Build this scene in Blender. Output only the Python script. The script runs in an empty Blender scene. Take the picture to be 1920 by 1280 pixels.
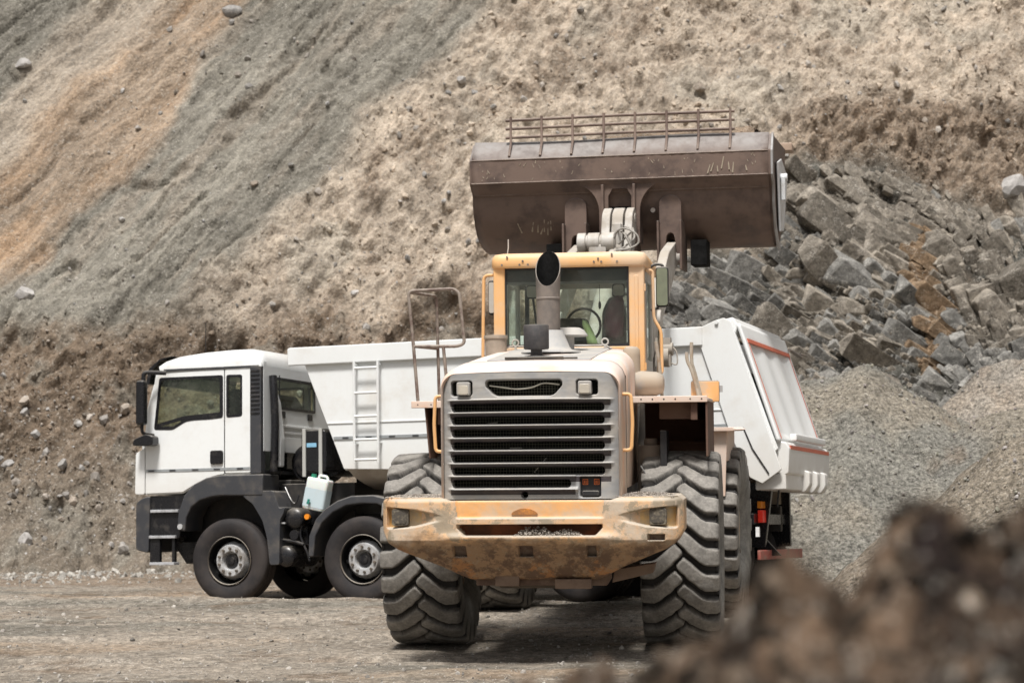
import bpy, math, random
import numpy as np
from mathutils import Vector, Matrix
from mathutils.geometry import tessellate_polygon
R = math.radians
rng = np.random.default_rng(7)
random.seed(7)
scn = bpy.context.scene
COL = scn.collection

# ------------------------------------------------------------------ noise
def _h(ix, iy, iz=0, seed=0):
    n = (ix.astype(np.int64) * 374761393 + iy.astype(np.int64) * 668265263 + np.int64(iz if np.isscalar(iz) else 0) * 2147483647 + seed * 974634777)
    n = (n ^ (n >> 13)) * 1274126177
    n = n & 0x7fffffff
    n = (n ^ (n >> 16)) * 668265263 & 0x7fffffff
    return (n & 0xffff) / 65535.0
def vnoise(x, y, seed=0):
    ix = np.floor(x); iy = np.floor(y); fx = x - ix; fy = y - iy
    fx = fx * fx * fx * (fx * (fx * 6 - 15) + 10); fy = fy * fy * fy * (fy * (fy * 6 - 15) + 10)
    a = _h(ix, iy, 0, seed); b = _h(ix + 1, iy, 0, seed); c = _h(ix, iy + 1, 0, seed); d = _h(ix + 1, iy + 1, 0, seed)
    return (a * (1 - fx) + b * fx) * (1 - fy) + (c * (1 - fx) + d * fx) * fy
def fbm(x, y, octv=5, seed=0, gain=.5):
    s = 0; a = 1; t = 0
    for o in range(octv):
        c, sn = math.cos(.7 * o), math.sin(.7 * o)
        k = 2.03 ** o
        s = s + a * (vnoise((x * c - y * sn) * k + 13.1 * o, (x * sn + y * c) * k + 7.7 * o, seed + o) - .5); t += a; a *= gain
    return s / t * 2
def worley(x, y, seed=0, jit=.9):
    ix = np.floor(x); iy = np.floor(y)
    f1 = np.full(x.shape, 9.); f2 = np.full(x.shape, 9.)
    cid = np.zeros(x.shape); dx1 = np.zeros(x.shape); dy1 = np.zeros(x.shape)
    for i in (-1, 0, 1):
        for j in (-1, 0, 1):
            cx = ix + i; cy = iy + j
            px = cx + .5 + jit * (_h(cx, cy, 0, seed + 11) - .5); py = cy + .5 + jit * (_h(cx, cy, 0, seed + 12) - .5)
            d = np.hypot(px - x, py - y); cc = _h(cx, cy, 0, seed + 13)
            m = d < f1
            f2 = np.where(m, f1, np.minimum(f2, d))
            cid = np.where(m, cc, cid); dx1 = np.where(m, x - px, dx1); dy1 = np.where(m, y - py, dy1)
            f1 = np.where(m, d, f1)
    return f1, f2, cid, dx1, dy1
def sst(a, b, x):
    t = np.clip((x - a) / (b - a), 0, 1); return t * t * (3 - 2 * t)
def lerp(a, b, t): return a + (b - a) * t
def polyside(x, z, pts):
    """signed x distance to a polyline given as (x,z), positive = to the right"""
    p = sorted(pts, key=lambda q: q[1]); return x - np.interp(z, [q[1] for q in p], [q[0] for q in p])
def inpoly(x, y, poly):
    """soft inside measure: signed distance to a polygon, positive inside"""
    d = np.full(x.shape, 1e9); ins = np.zeros(x.shape, bool); n = len(poly)
    for i in range(n):
        x1, y1 = poly[i]; x2, y2 = poly[(i + 1) % n]
        ex, ey = x2 - x1, y2 - y1; t = np.clip(((x - x1) * ex + (y - y1) * ey) / (ex * ex + ey * ey), 0, 1)
        d = np.minimum(d, np.hypot(x - x1 - t * ex, y - y1 - t * ey))
        c = ((y1 > y) != (y2 > y)) & (x < (x2 - x1) * (y - y1) / ((y2 - y1) + 1e-12) + x1); ins ^= c
    return np.where(ins, d, -d)

# ------------------------------------------------------------------ materials
def new_mat(name):
    m = bpy.data.materials.new(name); m.use_nodes = True
    nt = m.node_tree; b = nt.nodes['Principled BSDF']; return m, nt, b
def N(nt, t, **kw):
    n = nt.nodes.new(t)
    for k, v in kw.items():
        if k in n.inputs.keys(): n.inputs[k].default_value = v
        else: setattr(n, k, v)
    return n
def mixc(nt, fac, a, b, mode='MIX'):
    n = nt.nodes.new('ShaderNodeMix'); n.data_type = 'RGBA'; n.blend_type = mode
    for s, v in ((n.inputs[0], fac), (n.inputs[6], a), (n.inputs[7], b)):
        if isinstance(v, (int, float)): s.default_value = v
        elif isinstance(v, tuple): s.default_value = (*v, 1) if len(v) == 3 else v
        else: nt.links.new(v, s)
    return n.outputs[2]
def ramp(nt, src, a, b, lo=0., hi=1.):
    n = nt.nodes.new('ShaderNodeMapRange'); n.interpolation_type = 'SMOOTHSTEP'
    nt.links.new(src, n.inputs[0]); n.inputs[1].default_value = a; n.inputs[2].default_value = b
    n.inputs[3].default_value = lo; n.inputs[4].default_value = hi; return n.outputs[0]
def noise(nt, scale, detail=5, rough=.6, vec=None, stretch=None):
    tc = nt.nodes.new('ShaderNodeTexCoord'); n = nt.nodes.new('ShaderNodeTexNoise')
    n.inputs['Scale'].default_value = scale; n.inputs['Detail'].default_value = detail; n.inputs['Roughness'].default_value = rough
    if stretch:
        mp = nt.nodes.new('ShaderNodeMapping'); mp.inputs['Scale'].default_value = stretch
        nt.links.new(tc.outputs['Object'], mp.inputs[0]); nt.links.new(mp.outputs[0], n.inputs['Vector'])
    else: nt.links.new(tc.outputs['Object'], n.inputs['Vector'])
    return n.outputs['Fac']
def math_(nt, op, a, b=0.):
    n = nt.nodes.new('ShaderNodeMath'); n.operation = op
    for s, v in ((n.inputs[0], a), (n.inputs[1], b)):
        if isinstance(v, (int, float)): s.default_value = v
        else: nt.links.new(v, s)
    return n.outputs[0]
def bump(nt, b, h, strength, dist=.01):
    n = nt.nodes.new('ShaderNodeBump'); n.inputs['Strength'].default_value = strength; n.inputs['Distance'].default_value = dist
    nt.links.new(h, n.inputs['Height']); nt.links.new(n.outputs[0], b.inputs['Normal'])
def surf(name, base, dirt=(.30, .25, .19), amt=.3, scale=3., rough=.5, dirt_rough=.85, metal=0., updust=.0, dustcol=(.46, .42, .36),
         streak=.0, bmp=.15, chips=None, chip_amt=.62, coat=0., low=None):
    """painted or bare surface with patchy dirt, dust lying on faces that look up, and optional runs and chips"""
    m, nt, b = new_mat(name); L = nt.links
    n1 = noise(nt, scale, 8, .65); f = ramp(nt, n1, .62 - amt * .5, .86 - amt * .5)
    n2 = noise(nt, scale * 9, 6, .7); f2 = ramp(nt, n2, .45, .75, 0., .5 * amt + .05)
    fac = math_(nt, 'MAXIMUM', f, f2); fac = math_(nt, 'MULTIPLY', fac, min(1., .35 + amt))
    if streak:
        n3 = noise(nt, 6, 5, .6, stretch=(3., 3., .35)); f3 = ramp(nt, n3, .48, .75, 0., streak); fac = math_(nt, 'MAXIMUM', fac, f3)
    c = mixc(nt, fac, base, dirt)
    if chips:
        n4 = noise(nt, scale * 3.3, 10, .75); f4 = ramp(nt, n4, chip_amt, chip_amt + .03); c = mixc(nt, f4, c, chips)
    if low:   # (z0,z1,colour): lower parts caked
        tc = nt.nodes.new('ShaderNodeTexCoord'); sp = nt.nodes.new('ShaderNodeSeparateXYZ'); L.new(tc.outputs['Object'], sp.inputs[0])
        zz = math_(nt, 'ADD', sp.outputs[2], math_(nt, 'MULTIPLY', math_(nt, 'SUBTRACT', noise(nt, 4, 8, .7), .5), .9))
        c = mixc(nt, math_(nt, 'MULTIPLY', ramp(nt, zz, low[0], low[1], 1., 0.), low[3] if len(low) > 3 else .9), c, low[2])
    if updust:
        g = nt.nodes.new('ShaderNodeNewGeometry'); sp = nt.nodes.new('ShaderNodeSeparateXYZ'); L.new(g.outputs['Normal'], sp.inputs[0])
        up = ramp(nt, sp.outputs[2], .15, .95, 0., 1.)
        nz = ramp(nt, noise(nt, scale * 2, 6, .7), .3, .65, .45, 1.)
        fu = math_(nt, 'MULTIPLY', math_(nt, 'MULTIPLY', up, nz), updust); c = mixc(nt, fu, c, dustcol); fac = math_(nt, 'MAXIMUM', fac, fu)
    L.new(c, b.inputs['Base Color'])
    r_ = nt.nodes.new('ShaderNodeMapRange'); L.new(fac, r_.inputs[0]); r_.inputs[3].default_value = rough; r_.inputs[4].default_value = dirt_rough
    L.new(r_.outputs[0], b.inputs['Roughness'])
    b.inputs['Metallic'].default_value = metal
    if coat: b.inputs['Coat Weight'].default_value = coat; b.inputs['Coat Roughness'].default_value = .15
    if bmp: bump(nt, b, noise(nt, 60, 6, .7), bmp, .004)
    return m
def caked(name):
    """orange casting under layers of dust, mud and rust, muddier lower down"""
    m, nt, b = new_mat(name); L = nt.links
    tc = nt.nodes.new('ShaderNodeTexCoord'); sp = nt.nodes.new('ShaderNodeSeparateXYZ'); L.new(tc.outputs['Object'], sp.inputs[0]); z = sp.outputs[2]
    nA = noise(nt, 2.6, 9, .72); nB = noise(nt, 5.5, 9, .75); nC = noise(nt, 16, 7, .75); nD = noise(nt, 3.7, 8, .7, stretch=(1, 1, 1.7))
    zz = math_(nt, 'ADD', z, math_(nt, 'MULTIPLY', math_(nt, 'SUBTRACT', nD, .5), .55))
    c = mixc(nt, ramp(nt, nA, .40, .62, .15, .9), (.72, .42, .20), (.52, .45, .365))
    c = mixc(nt, ramp(nt, nB, .50, .56, 0, .85), c, (.31, .26, .19))
    c = mixc(nt, ramp(nt, zz, .98, 1.12, .92, 0.), c, (.29, .185, .105))
    lowm = ramp(nt, zz, .92, 1.08, 1., 0.)
    c = mixc(nt, math_(nt, 'MULTIPLY', lowm, ramp(nt, nB, .44, .54, 0, .9)), c, (.125, .075, .048))
    c = mixc(nt, math_(nt, 'MULTIPLY', lowm, ramp(nt, nA, .55, .62, 0, .8)), c, (.42, .20, .075))
    c = mixc(nt, math_(nt, 'MULTIPLY', lowm, ramp(nt, nC, .56, .62, 0, .55)), c, (.33, .27, .19))
    g = nt.nodes.new('ShaderNodeNewGeometry'); sn = nt.nodes.new('ShaderNodeSeparateXYZ'); L.new(g.outputs['Normal'], sn.inputs[0])
    c = mixc(nt, ramp(nt, sn.outputs[2], .25, .9, 0, .9), c, (.47, .42, .35))
    L.new(c, b.inputs['Base Color']); b.inputs['Roughness'].default_value = .75
    bump(nt, b, math_(nt, 'ADD', nC, math_(nt, 'MULTIPLY', nB, .8)), .5, .008); return m
def glass(name, tint, refl=.10):
    m = bpy.data.materials.new(name); m.use_nodes = True; nt = m.node_tree; nt.nodes.clear(); L = nt.links
    o = nt.nodes.new('ShaderNodeOutputMaterial'); t = N(nt, 'ShaderNodeBsdfTransparent'); g = N(nt, 'ShaderNodeBsdfGlossy'); d = N(nt, 'ShaderNodeBsdfDiffuse')
    t.inputs[0].default_value = (*tint, 1); g.inputs['Roughness'].default_value = .04; g.inputs['Color'].default_value = (.8, .85, .85, 1)
    d.inputs[0].default_value = (.35, .34, .3, 1)
    fr = N(nt, 'ShaderNodeLayerWeight'); fr.inputs[0].default_value = .5; fc = math_(nt, 'ADD', math_(nt, 'MULTIPLY', math_(nt, 'POWER', fr.outputs[1], 4.), .6), .02)
    a = nt.nodes.new('ShaderNodeMixShader'); L.new(math_(nt, 'ADD', fc, refl * .3), a.inputs[0]); L.new(t.outputs[0], a.inputs[1]); L.new(g.outputs[0], a.inputs[2])
    b2 = nt.nodes.new('ShaderNodeMixShader'); L.new(ramp(nt, noise(nt, 2.5, 8, .7), .4, .8, .015, .13), b2.inputs[0]); L.new(a.outputs[0], b2.inputs[1]); L.new(d.outputs[0], b2.inputs[2])
    L.new(b2.outputs[0], o.inputs[0]); return m
def earth(name, fine=(30, 90), contrast=.5, bm=.5, dist=.03, rough=.95, stretch=None, fall=None):
    """vertex-coloured soil or rock with fine procedural grain"""
    m, nt, b = new_mat(name); at = nt.nodes.new('ShaderNodeAttribute'); at.attribute_name = 'Col'
    n1 = noise(nt, fine[0], 8, .7, stretch=stretch)
    if fall:
        mp = nt.nodes.new('ShaderNodeMapping'); mp.inputs['Rotation'].default_value = (0, fall, 0); mp.inputs['Scale'].default_value = (.28, 1, 1); t2 = nt.nodes.new('ShaderNodeTexCoord')
        m2 = nt.nodes.new('ShaderNodeMapping'); m2.inputs['Rotation'].default_value = (0, fall, 0); nt.links.new(t2.outputs['Object'], m2.inputs[0]); mp.inputs['Rotation'].default_value = (0, 0, 0); nt.links.new(m2.outputs[0], mp.inputs[0]); nt.links.new(mp.outputs[0], [n for n in nt.nodes if n.type == 'TEX_NOISE'][0].inputs['Vector'])
    n2 = noise(nt, fine[1], 6, .75)
    v = nt.nodes.new('ShaderNodeTexVoronoi'); v.inputs['Scale'].default_value = fine[0] * 1.1; tc = nt.nodes.new('ShaderNodeTexCoord'); nt.links.new(tc.outputs['Object'], v.inputs['Vector'])
    k1 = ramp(nt, n1, .3, .7, 1 - contrast, 1 + contrast * .6); k2 = ramp(nt, n2, .3, .7, 1 - contrast * .7, 1 + contrast * .5)
    k = math_(nt, 'MULTIPLY', k1, k2)
    kk = nt.nodes.new('ShaderNodeCombineXYZ'); [nt.links.new(k, kk.inputs[i]) for i in range(3)]
    c = mixc(nt, 1., at.outputs['Color'], kk.outputs[0], 'MULTIPLY')
    sp = ramp(nt, v.outputs['Color'], .0, 1.) ; 
    c = mixc(nt, math_(nt, 'MULTIPLY', ramp(nt, math_(nt, 'ADD', n2, math_(nt, 'MULTIPLY', sp, .25)), .72, .82), .5), c, (.5, .47, .42))
    nt.links.new(c, b.inputs['Base Color']); b.inputs['Roughness'].default_value = rough; b.inputs['Specular IOR Level'].default_value = .15
    h = math_(nt, 'ADD', math_(nt, 'MULTIPLY', n1, 1.), math_(nt, 'MULTIPLY', v.outputs['Distance'], -.6)); h = math_(nt, 'ADD', h, math_(nt, 'MULTIPLY', n2, .5))
    bump(nt, b, h, bm, dist); return m
def flat(name, c, rough=.6, metal=0., emit=None):
    m, nt, b = new_mat(name)
    n = noise(nt, 12, 6, .7); cc = mixc(nt, ramp(nt, n, .3, .75, 0, .6), c, tuple(x * .6 + .02 for x in c)); nt.links.new(cc, b.inputs['Base Color'])
    b.inputs['Roughness'].default_value = rough; b.inputs['Metallic'].default_value = metal
    if sum(c) < .03: b.inputs['Specular IOR Level'].default_value = .08
    if emit: b.inputs['Emission Color'].default_value = (*emit[0], 1); b.inputs['Emission Strength'].default_value = emit[1]
    return m

# ------------------------------------------------------------------ mesh builder
def catmull(pts, k=6):
    P = [Vector(p) for p in pts]; P = [P[0]] + P + [P[-1]]; out = []
    for i in range(1, len(P) - 2):
        for j in range(k):
            t = j / k; a, b, c, d = P[i - 1], P[i], P[i + 1], P[i + 2]
            out.append(.5 * ((2 * b) + (c - a) * t + (2 * a - 5 * b + 4 * c - d) * t * t + (3 * b - a - 3 * c + d) * t ** 3))
    return out + [P[-2]]
def fillet(pts, r, n=4):
    """round the corners of an open 3D polyline"""
    P = [Vector(p) for p in pts]; out = [P[0]]
    for i in range(1, len(P) - 1):
        a, b, c = P[i - 1], P[i], P[i + 1]; u = (a - b); v = (c - b); rr = min(r, u.length * .49, v.length * .49); u.normalize(); v.normalize()
        p, q = b + u * rr, b + v * rr
        for j in range(n + 1):
            t = j / n; out.append(p * (1 - t) ** 2 + b * 2 * t * (1 - t) + q * t * t)
    return out + [P[-1]]
def rpoly(pts, r, n=4):
    """round the corners of a closed 2D polygon (r: number or list)"""
    out = []; m = len(pts)
    for i in range(m):
        a, b, c = Vector(pts[i - 1]), Vector(pts[i]), Vector(pts[(i + 1) % m]); rr = r[i] if isinstance(r, (list, tuple)) else r
        u, v = a - b, c - b; rr = min(rr, u.length * .49, v.length * .49)
        if rr < 1e-4: out.append(tuple(b)); continue
        u.normalize(); v.normalize(); p, q = b + u * rr, b + v * rr
        for j in range(n + 1):
            t = j / n; w = p * (1 - t) ** 2 + b * 2 * t * (1 - t) + q * t * t; out.append((w.x, w.y))
    return out
def rrect(x0, x1, y0, y1, r, n=4): return rpoly([(x0, y0), (x1, y0), (x1, y1), (x0, y1)], r, n)
class MB:
    def __init__(s): s.v = []; s.f = []; s.mi = []; s.cm = 0
    def mat(s, i): s.cm = i; return s
    def add(s, v, f):
        k = len(s.v); s.v += [tuple(p) for p in v]
        s.f += [tuple(i + k for i in q) for q in f]; s.mi += [s.cm] * len(f); return s
    def box(s, x0, x1, y0, y1, z0, z1):
        v = [(x, y, z) for x in (x0, x1) for y in (y0, y1) for z in (z0, z1)]
        return s.add(v, [(0, 1, 3, 2), (4, 6, 7, 5), (0, 4, 5, 1), (2, 3, 7, 6), (0, 2, 6, 4), (1, 5, 7, 3)])
    def obox(s, c, size, rot=(0, 0, 0)):
        from mathutils import Euler
        M = Euler(rot).to_matrix(); a, b, d = size[0] / 2, size[1] / 2, size[2] / 2
        v = [Vector(c) + M @ Vector((x, y, z)) for x in (-a, a) for y in (-b, b) for z in (-d, d)]
        return s.add(v, [(0, 1, 3, 2), (4, 6, 7, 5), (0, 4, 5, 1), (2, 3, 7, 6), (0, 2, 6, 4), (1, 5, 7, 3)])
    def prism(s, outer, ax, a, b, holes=()):
        """2D polygon extruded along ax: 'x' -> (y,z), 'y' -> (x,z), 'z' -> (x,y); a(p),b(p) may be functions"""
        def P(p, t):
            t = t(p) if callable(t) else t
            return {'x': (t, p[0], p[1]), 'y': (p[0], t, p[1]), 'z': (p[0], p[1], t)}[ax]
        loops = [list(outer)] + [list(h) for h in holes]
        tri = tessellate_polygon([[Vector((*p, 0)) for p in l] for l in loops])
        allp = [p for l in loops for p in l]; n = len(allp)
        v = [P(p, a) for p in allp] + [P(p, b) for p in allp]
        f = []; base = 0
        for l in loops:
            m = len(l)
            for i in range(m): j = (i + 1) % m; f.append((base + i, base + j, n + base + j, n + base + i))
            base += m
        if not holes: f += [tuple(range(n))[::-1], tuple(range(n, 2 * n))]
        else: f += [tuple(t) for t in tri] + [tuple(n + i for i in t)[::-1] for t in tri]
        return s.add(v, f)
    def cyl(s, p0, p1, r0, r1=None, n=20, cap=True):
        r1 = r0 if r1 is None else r1; p0, p1 = Vector(p0), Vector(p1); d = (p1 - p0).normalized()
        u = d.orthogonal().normalized(); w = d.cross(u); v = []
        for p, r in ((p0, r0), (p1, r1)):
            v += [p + (u * math.cos(6.28318530718 * i / n) + w * math.sin(6.28318530718 * i / n)) * r for i in range(n)]
        f = [(i, (i + 1) % n, n + (i + 1) % n, n + i) for i in range(n)]
        if cap: f += [tuple(range(n))[::-1], tuple(range(n, 2 * n))]
        return s.add(v, f)
    def tube(s, pts, r, n=8):
        P = [Vector(p) for p in pts]; P = [p for i, p in enumerate(P) if i == 0 or (p - P[i - 1]).length > 1e-5]; v = []
        u = None
        for i, p in enumerate(P):
            d = (P[min(i + 1, len(P) - 1)] - P[max(i - 1, 0)]).normalized()
            u = d.orthogonal().normalized() if u is None else (u - d * u.dot(d)).normalized()
            w = d.cross(u); rr = r[i] if isinstance(r, (list, tuple)) else r
            v += [p + (u * math.cos(6.28318530718 * k / n) + w * math.sin(6.28318530718 * k / n)) * rr for k in range(n)]
        f = [(i * n + k, i * n + (k + 1) % n, (i + 1) * n + (k + 1) % n, (i + 1) * n + k) for i in range(len(P) - 1) for k in range(n)]
        f += [tuple(range(n))[::-1], tuple(range((len(P) - 1) * n, len(P) * n))]
        return s.add(v, f)
    def lathe(s, prof, ax, c, n=32, a0=0., a1=2 * math.pi):
        """prof: (radius, offset along ax); closed around unless an arc is given"""
        full = abs(a1 - a0 - 2 * math.pi) < 1e-6; m = n if full else n + 1; v = []
        for i in range(m):
            a = a0 + (a1 - a0) * i / n; ca, sa = math.cos(a), math.sin(a)
            for (r, o) in prof:
                v.append({'x': (c[0] + o, c[1] + r * ca, c[2] + r * sa), 'y': (c[0] + r * ca, c[1] + o, c[2] + r * sa), 'z': (c[0] + r * ca, c[1] + r * sa, c[2] + o)}[ax])
        k = len(prof); f = []
        for i in range(n):
            j = (i + 1) % m
            f += [(i * k + q, j * k + q, j * k + q + 1, i * k + q + 1) for q in range(k - 1)]
        return s.add(v, f)
    def sphere(s, c, r, n=16, sc=(1, 1, 1)):
        pr = [(r * math.sin(math.pi * i / (n // 2)), -r * math.cos(math.pi * i / (n // 2))) for i in range(n // 2 + 1)]
        k = len(s.v); s.lathe(pr, 'z', (0, 0, 0), n)
        for i in range(k, len(s.v)): p = s.v[i]; s.v[i] = (c[0] + p[0] * sc[0], c[1] + p[1] * sc[1], c[2] + p[2] * sc[2])
        return s
    def loft(s, rings, close=True, cap=True):
        n = len(rings[0]); v = [p for r in rings for p in r]; f = []
        for i in range(len(rings) - 1):
            for k in range(n if close else n - 1): f.append((i * n + k, i * n + (k + 1) % n, (i + 1) * n + (k + 1) % n, (i + 1) * n + k))
        if cap: f += [tuple(range(n))[::-1], tuple(range((len(rings) - 1) * n, len(rings) * n))]
        return s.add(v, f)
    def build(s, name, mats, parent=None, bev=0., ang=35, seg=2, M=None, solid=0.):
        me = bpy.data.meshes.new(name); me.from_pydata(s.v, [], s.f)
        if not isinstance(mats, (list, tuple)): mats = [mats]
        for m in mats: me.materials.append(m)
        if len(mats) > 1: me.polygons.foreach_set('material_index', s.mi)
        import bmesh
        bm = bmesh.new(); bm.from_mesh(me); bmesh.ops.recalc_face_normals(bm, faces=bm.faces); bm.to_mesh(me); bm.free()
        me.polygons.foreach_set('use_smooth', [True] * len(me.polygons))
        if not bev: me.set_sharp_from_angle(angle=R(ang))
        o = bpy.data.objects.new(name, me); COL.objects.link(o)
        if parent: o.parent = parent
        if M is not None: o.matrix_local = M
        if solid: q = o.modifiers.new('solid', 'SOLIDIFY'); q.thickness = solid; q.offset = -1
        if bev:
            q = o.modifiers.new('bevel', 'BEVEL'); q.width = bev; q.segments = seg; q.limit_method = 'ANGLE'; q.angle_limit = R(ang)
            q = o.modifiers.new('wn', 'WEIGHTED_NORMAL'); q.keep_sharp = True
        return o
def gridmesh(name, X, Y, Z, col=None, mat=None, parent=None, smooth=True):
    """X,Y,Z 2D arrays -> one mesh with vertex colours"""
    h, w = X.shape; co = np.stack([X, Y, Z], -1).reshape(-1, 3).astype(np.float32)
    i = (np.arange(h - 1)[:, None] * w + np.arange(w - 1)[None]).ravel(); q = np.stack([i, i + 1, i + w + 1, i + w], -1).astype(np.int32)
    return rawmesh(name, co, q, col, mat, parent, smooth)
def rawmesh(name, co, q, col=None, mat=None, parent=None, smooth=True, k=4, mats=None, mi=None):
    me = bpy.data.meshes.new(name); me.vertices.add(len(co)); me.vertices.foreach_set('co', co.astype(np.float32).ravel())
    me.loops.add(len(q) * k); me.loops.foreach_set('vertex_index', q.ravel().astype(np.int32))
    me.polygons.add(len(q)); me.polygons.foreach_set('loop_start', (np.arange(len(q)) * k).astype(np.int32))
    me.update(calc_edges=True); me.validate()
    me.polygons.foreach_set('use_smooth', np.full(len(me.polygons), smooth))
    if col is not None:
        a = me.color_attributes.new('Col', 'FLOAT_COLOR', 'POINT'); c = np.concatenate([col.reshape(-1, 3), np.ones((len(co), 1))], 1).astype(np.float32); a.data.foreach_set('color', c.ravel())
    for m in (mats or [mat]): me.materials.append(m)
    if mi is not None: me.polygons.foreach_set('material_index', mi.astype(np.int32))
    o = bpy.data.objects.new(name, me); COL.objects.link(o)
    if parent: o.parent = parent
    return o
def tag(o, label=None, cat=None, group=None, kind=None):
    for k, v in (('label', label), ('category', cat), ('group', group), ('kind', kind)):
        if v: o[k] = v
    return o
def empty(name, M, label=None, cat=None, group=None, parent=None):
    o = bpy.data.objects.new(name, None); COL.objects.link(o); o.empty_display_size = .3
    if parent: o.parent = parent
    if parent: o.matrix_local = M
    else: o.matrix_world = M
    return tag(o, label, cat, group)
def rock_unit(seed, sub=2, rough=.25):
    """unit rock: convex-ish lump with flattened facets"""
    import bmesh
    bm = bmesh.new(); bmesh.ops.create_icosphere(bm, subdivisions=sub, radius=1.)
    r = random.Random(seed); pl = [(Vector((r.gauss(0, 1), r.gauss(0, 1), r.gauss(0, 1))).normalized(), r.uniform(.55, .85)) for _ in range(9)]
    for v in bm.verts:
        p = v.co
        for n, d in pl:
            k = p.dot(n)
            if k > d: p = p - n * (k - d)
        v.co = p + Vector((r.gauss(0, 1), r.gauss(0, 1), r.gauss(0, 1))) * rough * .12
    co = np.array([v.co[:] for v in bm.verts]); f = np.array([[v.index for v in q.verts] for q in bm.faces]); bm.free(); return co, f
def rotm(a, b, c):
    from mathutils import Euler
    return np.array(Euler((a, b, c)).to_matrix())
def scatter(name, pts, sizes, cols, mat, label, cat):
    us = [rock_unit(100 + i, 1, .3) for i in range(8)]; V = []; F = []; C = []; k = 0
    for p, s, c in zip(pts, sizes, cols):
        u, f = us[random.randrange(8)]; M = rotm(*(random.uniform(0, 6.28) for _ in range(3)))
        v = (u * np.array([1, random.uniform(.6, 1), random.uniform(.45, .8)]) * s) @ M.T + np.array(p)
        V.append(v); F.append(f + k); C.append(np.tile(c, (len(v), 1))); k += len(v)
    o = rawmesh(name, np.concatenate(V), np.concatenate(F), np.concatenate(C), mat, smooth=False, k=3)
    return tag(o, label, cat, kind='stuff')
# ================================================================== SETTING
M_cliff = earth('quarry_rock', (14, 34), .40, .7, .05, fall=math.atan2(.79, .62)); M_blkrock = earth('jointed_rock', (7, 30), .45, .6, .04)
M_ground = earth('packed_gravel', (12, 55), .50, .55, .025)
M_pile = earth('crushed_gravel', (16, 50), .7, .8, .03)
M_mound = earth('dark_soil', (22, 80), .5, .8, .02)
M_stone = earth('loose_stone', (8, 40), .25, .3, .01)
GREY = np.array([.245, .228, .192]); TAN = np.array([.455, .382, .305]); ORG = np.array([.36, .245, .155]); BRN = np.array([.155, .112, .078]); RCK = np.array([.225, .218, .190]); PNK = np.array([.38, .325, .262])
def cliff_base(x, z):
    y = 35 + .84 * z
    y = y - 1.5 * np.exp(-np.clip(z + .4, 0, 9) / .9) * sst(-2, -7, x)
    y = y + .25 * np.clip(np.abs(x) - 13, 0, 99)*0
    return y
NX, NY_, NZ_ = 0., -.766, .643
def mix3(a, b, t): return a * (1 - t[..., None]) + b * t[..., None]
orangeR = [(-5.56, 11.42), (-6.95, 8.71), (-7.76, 7.47), (-8.42, 6.28), (-9.82, 4.94), (-13, 1)]
orangeL = [(-7.44, 11.44), (-9.4, 8.74), (-10.39, 7.62), (-15, 2)]
pinkL = [(-9.15, 11.46), (-10.14, 9.67), (-10.63, 8.76), (-15, 3)]
greyR = [(2, 14), (-.39, 11.35), (-1.42, 9.97), (-2.83, 8.54), (-3.84, 7.18), (-4.51, 6.24), (-5.72, 4.9), (-6.12, 4.05), (-7, 1)]
crop = [(5.5, 7.3), (7.93, 6.95), (9.6, 6.1), (11.2, 6.6), (14, 6.9), (14, 1), (7.15, 1.5), (3.2, 1.6), (1.2, 3.2), (1.6, 4.6), (3.09, 5.2), (5.0, 5.6)]
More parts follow.
